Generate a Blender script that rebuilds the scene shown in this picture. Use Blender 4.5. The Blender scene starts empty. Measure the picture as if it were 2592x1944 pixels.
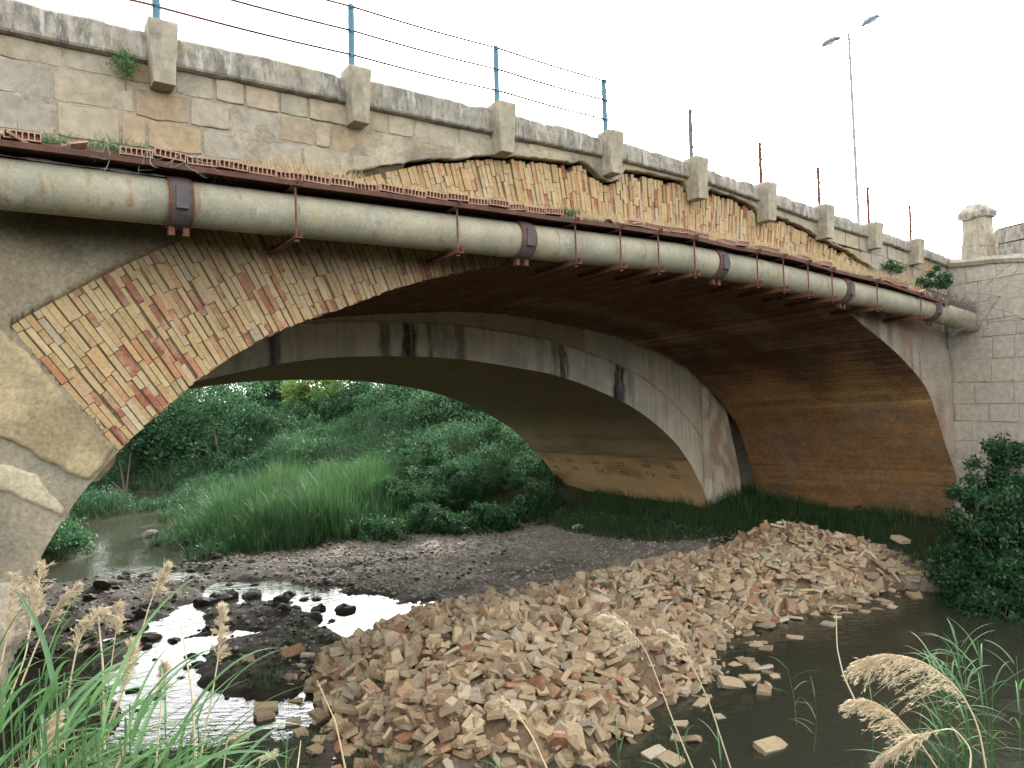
import bpy, math, numpy as np
from mathutils import Matrix, Vector
R_ = math.radians
rng = np.random.default_rng(11)
scene = bpy.context.scene
COL = scene.collection

# ------------------------------------------------------------------ camera, sky, sun, exposure
CAMZ = 3.9
cam_d = bpy.data.cameras.new('camera'); cam = bpy.data.objects.new('camera', cam_d); COL.objects.link(cam)
cam_d.sensor_width = 36; cam_d.lens = 36*1875/2592; cam_d.clip_end = 2000; cam_d.clip_start = .05
cam.matrix_world = Matrix.Translation((0, 0, CAMZ)) @ Matrix.Rotation(R_(91.02), 4, 'X') @ Matrix.Rotation(R_(-2.0), 4, 'Z')
scene.camera = cam
SUN_EL, SUN_AZ = R_(27), R_(20)          # azimuth clockwise from +Y: low hazy evening sun beyond the bridge, its face in shade
world = bpy.data.worlds.new('World'); scene.world = world; world.use_nodes = True
wn = world.node_tree; wn.nodes.clear()
sky = wn.nodes.new('ShaderNodeTexSky'); sky.sky_type = 'NISHITA'; sky.sun_disc = False
sky.sun_elevation = SUN_EL; sky.sun_rotation = SUN_AZ; sky.air_density = 1.2; sky.dust_density = 4.0; sky.ozone_density = 1
hs = wn.nodes.new('ShaderNodeHueSaturation'); hs.inputs['Saturation'].default_value = .08
bg = wn.nodes.new('ShaderNodeBackground'); bg.inputs['Strength'].default_value = .15
wo = wn.nodes.new('ShaderNodeOutputWorld')
wn.links.new(sky.outputs[0], hs.inputs['Color']); wn.links.new(hs.outputs[0], bg.inputs[0]); wn.links.new(bg.outputs[0], wo.inputs[0])
sun_d = bpy.data.lights.new('sun', 'SUN'); sun_d.energy = .5; sun_d.angle = R_(12); sun_d.color = (1, .95, .87)
sun = bpy.data.objects.new('sun', sun_d); COL.objects.link(sun)
sdir = Vector((math.sin(SUN_AZ)*math.cos(SUN_EL), math.cos(SUN_AZ)*math.cos(SUN_EL), math.sin(SUN_EL)))
sun.rotation_euler = sdir.to_track_quat('Z', 'Y').to_euler(); sun.location = sdir*60
vs = scene.view_settings; vs.view_transform = 'Standard'; vs.look = 'None'; vs.gamma = 1; vs.use_curve_mapping = False
vs.exposure = 2.82
scene.cycles.max_bounces = 6; scene.cycles.transparent_max_bounces = 12; scene.cycles.caustics_reflective = False; scene.cycles.caustics_refractive = False

# ------------------------------------------------------------------ geometry helpers
_E = np.array([.824, .566]); _E /= np.linalg.norm(_E); _N = np.array([-_E[1], _E[0]]); _B = np.array([0, 9.28])
def W(s, d, z):
    """bridge frame -> world: s along the bridge, d into the bridge, z above the water"""
    s, d, z = np.broadcast_arrays(np.asarray(s, float), np.asarray(d, float), np.asarray(z, float))
    return np.stack([_B[0]+_E[0]*s+_N[0]*d, _B[1]+_E[1]*s+_N[1]*d, z], -1)
def SD(p):
    q = np.asarray(p)[..., :2]-_B
    return q@_E, q@_N
def at(x, y, Y):
    """point at distance Y from the camera on the sight line of a pixel of the 2212 px wide photograph"""
    x, y = x*1.1718, y*1.1718
    u = (x-1296)/1875; v = -(y-972)/1875; c, s = math.cos(R_(2)), math.sin(R_(2))
    a, b = u*c+v*s, -u*s+v*c; p = R_(1.02)
    r = np.array([a, math.cos(p)-b*math.sin(p), math.sin(p)+b*math.cos(p)])
    return r*(Y/r[1])+[0, 0, CAMZ]
def project(P):
    P = np.asarray(P, float)-[0, 0, CAMZ]; p = R_(1.02)
    Yc = P[..., 1]*math.cos(p)+P[..., 2]*math.sin(p); b = (-P[..., 1]*math.sin(p)+P[..., 2]*math.cos(p))/Yc; a = P[..., 0]/Yc
    c, s = math.cos(R_(2)), math.sin(R_(2))
    return (1296+1875*(a*c-b*s))/1.1718, (972-1875*(a*s+b*c))/1.1718, Yc
def _hash(i, j, k):
    h = (i.astype(np.int64)*374761393+j.astype(np.int64)*668265263+k.astype(np.int64)*2147483647) & 0xffffffff
    h = ((h ^ (h >> 13))*1274126177) & 0xffffffff
    return ((h ^ (h >> 16)) & 0xffff)/65535.
def vnoise(x, y, z=0):
    x, y, z = np.broadcast_arrays(np.asarray(x, float), np.asarray(y, float), np.asarray(z, float))
    i, j, k = np.floor(x), np.floor(y), np.floor(z); f, g, h = x-i, y-j, z-k
    f, g, h = f*f*(3-2*f), g*g*(3-2*g), h*h*(3-2*h); o = 0
    for a in (0, 1):
        for b in (0, 1):
            for c in (0, 1):
                o = o+_hash(i+a, j+b, k+c)*(f if a else 1-f)*(g if b else 1-g)*(h if c else 1-h)
    return o
def fbm(x, y, z=0, o=4):
    t = 0; a = .5; n = 0
    for q in range(o):
        t = t+a*vnoise(np.asarray(x)*2**q+17*q, np.asarray(y)*2**q-5*q, np.asarray(z)*2**q); n += a; a *= .5
    return t/n
def sstep(a, b, x):
    t = np.clip((x-a)/(b-a), 0, 1); return t*t*(3-2*t)

class MB:
    """collects vertices, quads and triangles (numpy) into one mesh"""
    def __init__(s): s.v = []; s.f = {}; s.n = 0; s.c = []
    def add(s, V, F, C=None):
        V = np.asarray(V, float).reshape(-1, 3)
        for f in (F if isinstance(F, list) and len(F) and isinstance(F[0], np.ndarray) else [F]):
            if isinstance(f, np.ndarray): s.f.setdefault(f.shape[1], []).append(f+s.n)
            else:
                for q in f: s.f.setdefault(len(q), []).append(np.array([q])+s.n)
        s.v.append(V); s.n += len(V)
        if C is not None: s.c.append(np.asarray(C, float).reshape(-1, 3))
        return s
    def box(s, lo, hi, M=None):
        lo, hi = np.array(lo, float), np.array(hi, float)
        V = np.array([[lo[0], lo[1], lo[2]], [hi[0], lo[1], lo[2]], [hi[0], hi[1], lo[2]], [lo[0], hi[1], lo[2]], [lo[0], lo[1], hi[2]], [hi[0], lo[1], hi[2]], [hi[0], hi[1], hi[2]], [lo[0], hi[1], hi[2]]])
        if M is not None: V = M(V)
        return s.add(V, np.array([[3, 2, 1, 0], [4, 5, 6, 7], [0, 1, 5, 4], [1, 2, 6, 5], [2, 3, 7, 6], [3, 0, 4, 7]]))
    def tube(s, P, r, n=8, cap=True):
        P = np.asarray(P, float); r = np.broadcast_to(np.asarray(r, float), (len(P),))
        T = np.gradient(P, axis=0); T /= np.linalg.norm(T, axis=1)[:, None]+1e-12
        up = np.array([0, 0, 1.]) if abs(T[0, 2]) < .9 else np.array([1., 0, 0])
        A = np.cross(T, up); A /= np.linalg.norm(A, axis=1)[:, None]+1e-12; Bn = np.cross(A, T)
        an = np.arange(n)*2*np.pi/n
        V = P[:, None]+r[:, None, None]*(np.cos(an)[None, :, None]*A[:, None]+np.sin(an)[None, :, None]*Bn[:, None])
        m = len(P); i = np.arange(m-1)[:, None]*n; j = np.arange(n)[None]; k = (j+1) % n
        s.add(V.reshape(-1, 3), np.stack([i+j, i+n+j, i+n+k, i+k], -1).reshape(-1, 4))
        if cap:
            s.f.setdefault(n, []).append((np.arange(n)+s.n-m*n)[None]); s.f[n].append((np.arange(n)[::-1]+s.n-n)[None])
        return s
    def grid(s, P, C=None, flip=False):
        """P: (a,b,3) lattice"""
        a, b = P.shape[:2]; i = np.arange(a-1)[:, None]*b; j = np.arange(b-1)[None]
        F = np.stack([i+j, i+b+j, i+b+j+1, i+j+1], -1).reshape(-1, 4)
        if flip: F = F[:, ::-1]
        return s.add(P.reshape(-1, 3), F, None if C is None else C.reshape(-1, 3))
    def prism(s, poly, d0, d1, inset=0., jit=0.):
        """polygon in (s,z), front at d0, back at d1, front edges chamfered by inset"""
        poly = np.asarray(poly, float); n = len(poly); c = poly.mean(0)
        ins = poly+(c-poly)/np.linalg.norm(c-poly, axis=1)[:, None]*inset*1.3
        V = np.concatenate([W(ins[:, 0], d0+rng.normal(0, jit, n) if jit else d0, ins[:, 1]), W(poly[:, 0], d0+max(inset, .001), poly[:, 1]), W(poly[:, 0], d1, poly[:, 1])])
        i = np.arange(n); k = (i+1) % n
        s.add(V, np.concatenate([np.stack([i, i+n, k+n, k], -1), np.stack([i+n, i+2*n, k+2*n, k+n], -1)]))
        s.f.setdefault(n, []).append((i+s.n-3*n)[None]); return s
    def mesh(s, name, mat=None, smooth=False):
        me = bpy.data.meshes.new(name); V = np.concatenate(s.v)
        me.vertices.add(len(V)); me.vertices.foreach_set('co', V.astype(np.float32).ravel())
        tot = []; loops = []
        for k, fs in s.f.items():
            f = np.concatenate(fs); loops.append(f.ravel()); tot.append(np.full(len(f), k))
        tot = np.concatenate(tot).astype(np.int32); loops = np.concatenate(loops).astype(np.int32)
        me.loops.add(len(loops)); me.loops.foreach_set('vertex_index', loops)
        me.polygons.add(len(tot)); me.polygons.foreach_set('loop_start', np.concatenate([[0], np.cumsum(tot)[:-1]]).astype(np.int32))
        me.polygons.foreach_set('use_smooth', np.full(len(tot), bool(smooth)))
        if s.c:
            C = np.concatenate(s.c); at_ = me.attributes.new('Col', 'FLOAT_COLOR', 'POINT')
            at_.data.foreach_set('color', np.c_[C, np.ones(len(C))].astype(np.float32).ravel())
        me.update(calc_edges=True); me.validate()
        if mat: me.materials.append(mat)
        return me
def put(name, me, parent=None, kind=None, label=None, cat=None, group=None, mat4=None):
    if isinstance(me, MB): raise TypeError
    o = bpy.data.objects.new(name, me); COL.objects.link(o)
    if parent is not None:
        o.parent = parent; o.matrix_parent_inverse = WM[parent.name].inverted()
    M = mat4 if mat4 is not None else Matrix.Identity(4)
    o.matrix_basis = M; WM[o.name] = M
    for k, v in (('kind', kind), ('label', label), ('category', cat), ('group', group)):
        if v: o[k] = v
    return o
WM = {}
def thing(name, loc, label, cat, group=None):
    return put(name, None, None, None, label, cat, group, Matrix.Translation(Vector([float(q) for q in loc])))
def centred(mb, name, mat, smooth=False):
    """mesh moved so that its origin is its own centre bottom; returns mesh and matrix"""
    V = np.concatenate(mb.v); c = (V.min(0)+V.max(0))/2; c[2] = V[:, 2].min()
    mb.v = [V-c]; return mb.mesh(name, mat, smooth), Matrix.Translation(Vector(c))
def item(name, mb, mat, label, cat, group=None, smooth=False):
    me, M = centred(mb, name, mat, smooth); return put(name, me, None, None, label, cat, group, M)
def part(name, mb, mat, parent, kind=None, label=None, smooth=False):
    me, M = centred(mb, name, mat, smooth); return put(name, me, parent, kind, label, mat4=M)

# ------------------------------------------------------------------ materials
class NT:
    def __init__(s, name):
        s.m = bpy.data.materials.new(name); s.m.use_nodes = True; s.t = s.m.node_tree; s.t.nodes.clear()
        s.out = s.t.nodes.new('ShaderNodeOutputMaterial')
    def n(s, ty, ins={}, out=0, **props):
        nd = s.t.nodes.new('ShaderNode'+ty)
        for k, v in props.items(): setattr(nd, k, v)
        for k, v in ins.items():
            so = nd.inputs[k]
            if isinstance(v, bpy.types.NodeSocket): s.t.links.new(v, so)
            else: so.default_value = v if not (isinstance(v, tuple) and len(v) == 3 and so.type == 'RGBA') else (*v, 1)
        return nd.outputs[out]
    def mix(s, f, a, b, mode='MIX'):
        nd = s.t.nodes.new('ShaderNodeMix'); nd.data_type = 'RGBA'; nd.blend_type = mode
        for i, v in ((0, f), (6, a), (7, b)):
            so = nd.inputs[i]
            if isinstance(v, bpy.types.NodeSocket): s.t.links.new(v, so)
            else: so.default_value = (*v, 1) if isinstance(v, tuple) and len(v) == 3 else v
        return nd.outputs[2]
    def math(s, op, a, b=0., c=0.):
        nd = s.t.nodes.new('ShaderNodeMath'); nd.operation = op
        for i, v in enumerate((a, b, c)):
            if isinstance(v, bpy.types.NodeSocket): s.t.links.new(v, nd.inputs[i])
            else: nd.inputs[i].default_value = v
        return nd.outputs[0]
    def ramp(s, f, stops, const=False):
        nd = s.t.nodes.new('ShaderNodeValToRGB'); cr = nd.color_ramp; cr.interpolation = 'CONSTANT' if const else 'LINEAR'
        while len(cr.elements) < len(stops): cr.elements.new(.5)
        for e, (p, c) in zip(cr.elements, stops): e.position = p; e.color = (*c, 1) if not isinstance(c, (int, float)) else (c, c, c, 1)
        s.t.links.new(f, nd.inputs[0]); return nd.outputs[0]
    def pos(s): return s.n('NewGeometry')
    def noise(s, scale, detail=4, rough=.6, vec=None, out=0, dist=0):
        return s.n('TexNoise', {'Vector': vec if vec is not None else s.pos(), 'Scale': scale, 'Detail': detail, 'Roughness': rough, 'Distortion': dist}, out=out)
    def stretch(s, sx, sy, sz):
        return s.n('Mapping', {'Vector': s.pos(), 'Scale': (sx, sy, sz)})
    def rnd(s):
        a = s.n('ObjectInfo', out=5); b = s.t.nodes.new('ShaderNodeNewGeometry').outputs['Random Per Island']
        return s.math('FRACT', s.math('ADD', a, b))
    def bump(s, h, strength=.5, dist=.02):
        return s.n('Bump', {'Height': h, 'Strength': strength, 'Distance': dist})
    def pbr(s, col, rough=.85, bump=None, **kw):
        ins = {'Base Color': col, 'Roughness': rough}
        if bump is not None: ins['Normal'] = bump
        ins.update({k.replace('_', ' '): v for k, v in kw.items()})
        o = s.n('BsdfPrincipled', ins); s.t.links.new(o, s.out.inputs[0]); return s.m
    def leaf(s, col, trans=.35, gloss=.08):
        d = s.n('BsdfDiffuse', {'Color': col}); t = s.n('BsdfTranslucent', {'Color': col})
        m = s.n('MixShader', {0: trans, 1: d, 2: t}); g = s.n('BsdfGlossy', {'Color': (1, 1, 1, 1), 'Roughness': .45})
        o = s.n('MixShader', {0: gloss, 1: m, 2: g}); s.t.links.new(o, s.out.inputs[0]); return s.m

def mat_vcol(name, rough=.9, grain=14, amp=.5, bump=.5, bdist=.015, streak=0.):
    k = NT(name); c = k.n('Attribute', attribute_name='Col')
    g = k.ramp(k.noise(grain, 6, .7), [(.25, 1-amp), (.75, 1+amp*.6)])
    c = k.mix(1., c, g, 'MULTIPLY')
    g2 = k.ramp(k.noise(2.2, 5, .65), [(.3, 1-amp*.5), (.7, 1+amp*.25)])
    c = k.mix(1., c, g2, 'MULTIPLY')
    if streak:
        sv = k.noise(1, 4, .6, vec=k.stretch(9, 9, .5)); c = k.mix(1., c, k.ramp(sv, [(.35, 1-streak), (.6, 1.)]), 'MULTIPLY')
    h = k.math('ADD', k.noise(grain*1.5, 6, .75), k.math('MULTIPLY', k.noise(grain*.3, 4, .6), 1.5))
    return k.pbr(c, rough, k.bump(h, bump, bdist), Specular_IOR_Level=.12)

def mat_brick(name, stops, dusty=.35, grime=0., dark=1., lo=.84):
    k = NT(name); r = k.rnd(); c = k.ramp(r, stops, const=False)
    r2 = k.math('FRACT', k.math('MULTIPLY', r, 37.7)); c = k.mix(1., c, k.ramp(r2, [(0, lo*dark), (1, 1.12*dark)]), 'MULTIPLY')
    c = k.mix(1., c, k.ramp(k.noise(28, 5, .7), [(.3, .72), (.7, 1.15)]), 'MULTIPLY')
    mo = k.ramp(k.noise(3.5, 6, .75), [(.46, 0), (.68, 1)])
    c = k.mix(k.math('MULTIPLY', mo, dusty), c, (.45, .355, .20))
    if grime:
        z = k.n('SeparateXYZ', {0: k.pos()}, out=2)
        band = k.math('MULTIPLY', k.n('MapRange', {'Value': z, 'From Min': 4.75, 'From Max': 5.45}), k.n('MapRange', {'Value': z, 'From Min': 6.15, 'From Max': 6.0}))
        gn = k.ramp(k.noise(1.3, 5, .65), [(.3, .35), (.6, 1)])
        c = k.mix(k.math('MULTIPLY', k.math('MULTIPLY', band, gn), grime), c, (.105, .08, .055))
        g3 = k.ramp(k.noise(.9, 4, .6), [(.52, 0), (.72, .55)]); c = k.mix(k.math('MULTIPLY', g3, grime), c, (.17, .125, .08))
    return k.pbr(c, .92, k.bump(k.noise(45, 6, .75), .55, .008))

BR_RING = [(0, (.45, .335, .17)), (.2, (.40, .275, .125)), (.36, (.46, .36, .20)), (.52, (.41, .275, .13)), (.66, (.42, .265, .135)), (.76, (.41, .35, .25)), (.84, (.40, .20, .10)), (.91, (.28, .10, .058)), (1, (.24, .08, .05))]
BR_PILE = [(0, (.48, .37, .23)), (.2, (.44, .325, .19)), (.4, (.47, .40, .305)), (.6, (.42, .305, .18)), (.8, (.47, .36, .225)), (.91, (.42, .275, .165)), (.97, (.36, .18, .105)), (1, (.30, .12, .07))]
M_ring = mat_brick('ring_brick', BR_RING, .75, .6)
M_pile = mat_brick('fallen_brick', BR_PILE, .5, lo=.62)
M_vault = mat_brick('vault_brick', [(0, (.16, .075, .038)), (.3, (.11, .05, .028)), (.6, (.17, .085, .042)), (.85, (.12, .062, .04)), (1, (.2, .12, .065))], .12)
M_face = mat_vcol('bridge_face', .95, 26, .45, .7, .015)
M_conc = mat_vcol('concrete', .9, 18, .22, .35, .01)
M_stonev = mat_vcol('worn_stone', .95, 14, .4, .6, .02)

def mat_stone(name, stops, amp=.35, lich=0.):
    k = NT(name); c = k.ramp(k.rnd(), stops)
    c = k.mix(1., c, k.ramp(k.noise(9, 6, .7), [(.3, 1-amp), (.7, 1+amp*.5)]), 'MULTIPLY')
    c = k.mix(k.ramp(k.noise(3.1, 5, .7), [(.5, 0), (.7, .6)]), c, (.41, .36, .275))
    if lich:
        c = k.mix(k.math('MULTIPLY', k.ramp(k.noise(1, 6, .75, vec=k.stretch(8, 8, 3)), [(.47, 0), (.6, 1)]), lich*.9), c, (.10, .095, .085))
        c = k.mix(k.math('MULTIPLY', k.ramp(k.noise(1, 5, .7, vec=k.stretch(14, 14, 2.6)), [(.55, 0), (.63, 1)]), lich*.9), c, (.46, .45, .42))
        c = k.mix(k.math('MULTIPLY', k.ramp(k.noise(1.6, 4, .7), [(.58, 0), (.72, 1)]), lich*.5), c, (.25, .21, .09))
    h = k.math('ADD', k.noise(30, 6, .8), k.math('MULTIPLY', k.noise(9, 4, .6), .5))
    return k.pbr(c, .95, k.bump(h, .55, .014))
M_stone = mat_stone('ashlar', [(0, (.37, .31, .21)), (.3, (.32, .29, .23)), (.55, (.39, .325, .225)), (.72, (.33, .235, .125)), (.88, (.30, .275, .23)), (1, (.39, .33, .235))])
M_cope = mat_stone('coping_stone', [(0, (.29, .27, .215)), (1, (.34, .31, .25))], .4, .85)
M_corb = mat_stone('corbel_stone', [(0, (.33, .29, .205)), (1, (.37, .33, .245))], .4, .35)
M_wing = mat_stone('wing_stone', [(0, (.435, .385, .305)), (.5, (.415, .38, .315)), (1, (.45, .395, .315))], .3, .06)
k = NT('pipe_cement'); c = k.mix(k.ramp(k.noise(2.2, 5, .65), [(.35, 0), (.7, 1)]), (.36, .33, .235), (.24, .235, .18))
c = k.mix(k.ramp(k.noise(4.5, 5, .7, dist=.5), [(.55, 0), (.7, .7)]), c, (.42, .395, .32))
c = k.mix(k.ramp(k.noise(1.4, 5, .7), [(.57, 0), (.7, .6)]), c, (.30, .26, .08))
c = k.mix(k.ramp(k.noise(3, 5, .7, dist=1.), [(.56, 0), (.68, .5)]), c, (.17, .175, .15))
c = k.mix(k.ramp(k.noise(1, 4, .7, vec=k.stretch(9, 9, 1.)), [(.57, 0), (.66, .6)]), c, (.25, .13, .05))
c = k.mix(1., c, k.ramp(k.noise(40, 5, .7), [(.3, .8), (.7, 1.1)]), 'MULTIPLY')
M_pipe = k.pbr(c, .9, k.bump(k.noise(30, 6, .7), .35, .01))
def mat_rust(name, a, b, c2):
    k = NT(name); c = k.mix(k.ramp(k.noise(7, 5, .7), [(.35, 0), (.65, 1)]), a, b)
    c = k.mix(k.ramp(k.noise(25, 5, .75), [(.5, 0), (.7, .8)]), c, c2)
    return k.pbr(c, .85, k.bump(k.noise(60, 5, .7), .4, .005))
M_rust = mat_rust('rust', (.07, .028, .02), (.17, .062, .026), (.045, .025, .021))
M_rustd = mat_rust('shaded_rust', (.06, .028, .021), (.125, .05, .026), (.04, .025, .02))  # rust for the ledge, its shade put into the darker colour
M_steel = mat_rust('grey_steel', (.06, .055, .06), (.09, .08, .085), (.12, .06, .035))
M_blue = mat_rust('blue_paint', (.07, .17, .23), (.09, .20, .26), (.05, .13, .17))
M_bluer = mat_rust('weathered_blue_paint', (.08, .13, .17), (.12, .12, .13), (.16, .08, .055))
M_tile = mat_rust('hollow_clay', (.32, .16, .105), (.40, .25, .175), (.42, .34, .26))
M_lampb = mat_rust('lamp_body', (.16, .22, .27), (.19, .25, .30), (.14, .18, .22))
M_pole = NT('galvanised_pole').pbr((.26, .23, .215), .6)
k = NT('lens'); M_lens = k.pbr((.65, .68, .7), .25)
def mat_leaf(name, stops, trans=.35, gloss=.02, scale=.5):
    k = NT(name); f = k.math('ADD', k.math('MULTIPLY', k.rnd(), .65), k.math('MULTIPLY', k.noise(scale, 3, .6), .5))
    return k.leaf(k.ramp(f, stops), trans, gloss)
M_bush = mat_leaf('bush_leaf', [(.15, (.011, .04, .018)), (.45, (.027, .082, .033)), (.75, (.044, .115, .045)), (1, (.09, .15, .05))])
M_bank = mat_leaf('bank_leaf', [(.15, (.009, .036, .017)), (.45, (.026, .082, .034)), (.7, (.044, .118, .046)), (1, (.105, .165, .07))])
M_sunny = mat_leaf('sunlit_leaf', [(.1, (.06, .12, .025)), (.6, (.10, .18, .035)), (1, (.16, .2, .04))])  # sunlight on the far treetops put into a yellower leaf colour
M_grass = mat_leaf('grass_blade', [(.15, (.014, .05, .016)), (.45, (.036, .10, .03)), (.8, (.055, .13, .042)), (1, (.13, .16, .055))], .4, .03)
M_dgrass = mat_leaf('shade_grass', [(.1, (.02, .06, .018)), (.5, (.035, .09, .026)), (1, (.07, .12, .04))], .3, .02)
M_dry = mat_leaf('dry_grass', [(.1, (.40, .30, .155)), (.5, (.50, .40, .23)), (.85, (.56, .46, .28)), (1, (.24, .26, .1))], .3, .03)
M_reed = mat_leaf('reed_leaf', [(.1, (.05, .13, .045)), (.5, (.085, .19, .065)), (.9, (.13, .24, .08)), (1, (.3, .28, .12))], .4, .035)
M_plume = mat_leaf('plume', [(.1, (.44, .35, .23)), (.6, (.54, .45, .31)), (1, (.62, .54, .40))], .45, .02)
M_straw = mat_leaf('straw', [(.1, (.36, .28, .16)), (.6, (.47, .39, .24)), (1, (.52, .45, .3))], .1, .03)
M_twig = NT('twig').pbr((.17, .14, .115), .9)
k = NT('wet_rock'); c = k.mix(k.noise(6, 5, .7), (.018, .015, .01), (.06, .049, .034)); c = k.mix(k.math('MULTIPLY', k.rnd(), .6), c, (.02, .017, .012)); M_rock = k.pbr(c, .8, Specular_IOR_Level=.2, bump= k.bump(k.noise(20, 5, .7), .7, .02))
k = NT('pebbles'); c = k.ramp(k.rnd(), [(0, (.15, .135, .11)), (.4, (.25, .225, .19)), (.8, (.31, .28, .235)), (1, (.46, .43, .38))]); M_peb = k.pbr(c, .85, Specular_IOR_Level=.12, bump= k.bump(k.noise(30, 4, .7), .4, .01))
k = NT('soil'); c = k.mix(k.noise(8, 6, .75), (.06, .04, .025), (.13, .09, .055)); M_soil = k.pbr(c, 1., k.bump(k.noise(25, 6, .75), .8, .03))
M_ground = mat_vcol('ground', .85, 11, .55, .8, .03)
k = NT('water'); nb = k.math('ADD', k.noise(1, 3, .5, vec=k.stretch(5, 9, 1)), k.math('MULTIPLY', k.noise(1.1, 3, .5), 1.2))
calm = k.ramp(k.noise(.35, 2, .5), [(.42, .03), (.6, .16)])
bmp = k.n('Bump', {'Height': nb, 'Strength': calm, 'Distance': .08})
fr = k.n('Fresnel', {'IOR': 1.34, 'Normal': bmp}); gl = k.n('BsdfGlossy', {'Color': (1, 1, 1, 1), 'Roughness': .015, 'Normal': bmp})
tr = k.n('BsdfTransparent', {'Color': (.42, .43, .34, 1)}); df = k.n('BsdfDiffuse', {'Color': (.075, .08, .055, 1)})
bt = k.n('MixShader', {0: .42, 1: tr, 2: df}); o_ = k.n('MixShader', {0: fr, 1: bt, 2: gl}); k.t.links.new(o_, k.out.inputs[0]); M_water = k.m

# ------------------------------------------------------------------ profiles (bridge frame, metres)
def dens(pts, step=.05, sm=9):
    p = np.array(pts, float); L = np.concatenate([[0], np.cumsum(np.hypot(*np.diff(p, axis=0).T))])
    t = np.linspace(0, L[-1], int(L[-1]/step)+1); q = np.c_[np.interp(t, L, p[:, 0]), np.interp(t, L, p[:, 1])]
    if sm:
        k_ = np.ones(sm)/sm; pad = np.concatenate([np.repeat(q[:1], sm//2, 0), q, np.repeat(q[-1:], sm//2, 0)])
        q = np.c_[np.convolve(pad[:, 0], k_, 'valid'), np.convolve(pad[:, 1], k_, 'valid')]
    return q
def resamp(p, n):
    L = np.concatenate([[0], np.cumsum(np.hypot(*np.diff(p, axis=0).T))]); t = np.linspace(0, L[-1], n)
    return np.c_[np.interp(t, L, p[:, 0]), np.interp(t, L, p[:, 1])]
PN = dens([(-5.7, -.6), (-5.5, .9), (-5.08, 2.54), (-4.92, 2.84), (-4.74, 3.13), (-4.62, 3.27), (-4.34, 3.6), (-4.09, 3.83), (-3.73, 4.16), (-3.23, 4.5), (-2.78, 4.73), (-2.27, 4.91), (-1.6, 5.17), (-.97, 5.36), (-.39, 5.5), (.2, 5.64), (1.3, 5.84), (2.94, 5.95), (4.6, 5.85), (5.9, 5.64), (7.01, 5.35), (7.46, 5.19), (7.98, 4.96), (8.51, 4.73), (9.07, 4.46), (9.65, 4.11), (10.13, 3.74), (10.42, 3.26), (10.75, 2.61), (11.04, 2.09), (11.4, 1.3), (11.75, -.3)])
PF = dens([(-6.4, -.6), (-6.1, .5), (-5.2, 2.9), (-4.2, 3.9), (-3.0, 4.65), (-.74, 5.42), (-.14, 5.5), (1.01, 5.61), (2.28, 5.69), (3.47, 5.7), (4.54, 5.6), (5.7, 5.44), (6.69, 5.3), (7.46, 5.14), (8.29, 4.9), (9.41, 4.43), (10.13, 3.93), (10.67, 3.44), (11.23, 2.85), (11.63, 1.78), (12.01, .74), (12.3, -.6)])
CN = dens([(-8.6, -.6), (-8.3, .2), (-7.6, 1.5), (-6.5, 2.6), (-5.3, 3.4), (-4, 3.95), (-2.55, 4.36), (-2.06, 4.46), (-1.51, 4.58), (-.93, 4.68), (-.32, 4.75), (.31, 4.78), (.91, 4.79), (1.79, 4.78), (2.75, 4.72), (3.56, 4.61), (4.87, 4.42), (5.8, 4.18), (6.79, 3.83), (7.31, 3.62), (7.85, 3.34), (8.39, 2.99), (8.96, 2.55), (9.49, 1.92), (9.88, 1.29), (10.05, .9), (10.4, -.6)])
CF = dens([(-8.2, -.6), (-8, 0), (-7.2, 1.5), (-6, 2.6), (-4.5, 3.5), (-3, 4.05), (-1.57, 4.36), (-1, 4.44), (-.21, 4.53), (1.04, 4.56), (2.6, 4.53), (3.21, 4.47), (4.2, 4.34), (5.25, 4.13), (6.36, 3.75), (7.21, 3.36), (8.0, 2.92), (8.73, 2.3), (9.36, 1.68), (9.66, 1.18), (9.99, .78), (10.5, -.6)])
RC = np.array([2.94, -6.71]); R_OUT = 13.98; TH0 = -35.6; TH1 = 26.5
_pth = np.degrees(np.arctan2(PN[:, 0]-RC[0], PN[:, 1]-RC[1])); _pr = np.hypot(*(PN-RC).T)
def r_in(th): return np.interp(th, _pth, _pr)
# lower jagged edge of the upper masonry
ZB = np.array([(-9, 6.0), (-2.3, 6.3), (-2.11, 6.41), (-1.73, 6.54), (-1.34, 6.64), (-1.08, 6.71), (-.56, 6.8), (-.53, 6.84), (.11, 6.94), (.5, 6.97), (.94, 7.0), (1.01, 6.97), (1.2, 7.03), (1.29, 7.04), (1.42, 6.95), (1.56, 6.87), (1.74, 6.83), (1.91, 6.91), (1.99, 7.05), (2.47, 7.06), (3.2, 7.04), (3.3, 6.93), (3.4, 6.85), (3.55, 6.83), (3.67, 6.88), (3.77, 6.99), (4.29, 6.96), (4.85, 6.84), (5.0, 6.77), (5.22, 6.72), (5.44, 6.76), (5.81, 6.71), (6.3, 6.62), (6.62, 6.5), (6.82, 6.47), (7.56, 6.32), (8.2, 6.12), (8.9, 5.85), (9.4, 5.6), (12, 5.2)])
def zb(s): s = np.asarray(s, float); return np.interp(s, *ZB.T)+(fbm(s*9, 3, 0, 3)-.5)*.05*(s > -2.3)
COPT = lambda s: np.interp(s, [-9, 0, 1.6, 3.3, 5, 6.7, 8.2, 9.8, 11.2], [7.45, 7.45, 7.42, 7.33, 7.17, 6.99, 6.85, 6.67, 6.5])
COPB = lambda s: np.interp(s, [-9, 1.65, 3.5, 5.06, 6.7, 8.3, 9.7, 11.2], [7.17, 7.15, 7.09, 6.93, 6.75, 6.63, 6.48, 6.3])
LEDZ = lambda s: np.interp(s, [-9, 2.5, 3.4, 4.8, 5.9, 7.4, 8.3, 9.4, 11], [6.02, 6.02, 5.95, 5.9, 5.78, 5.67, 5.55, 5.42, 5.2])
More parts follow.
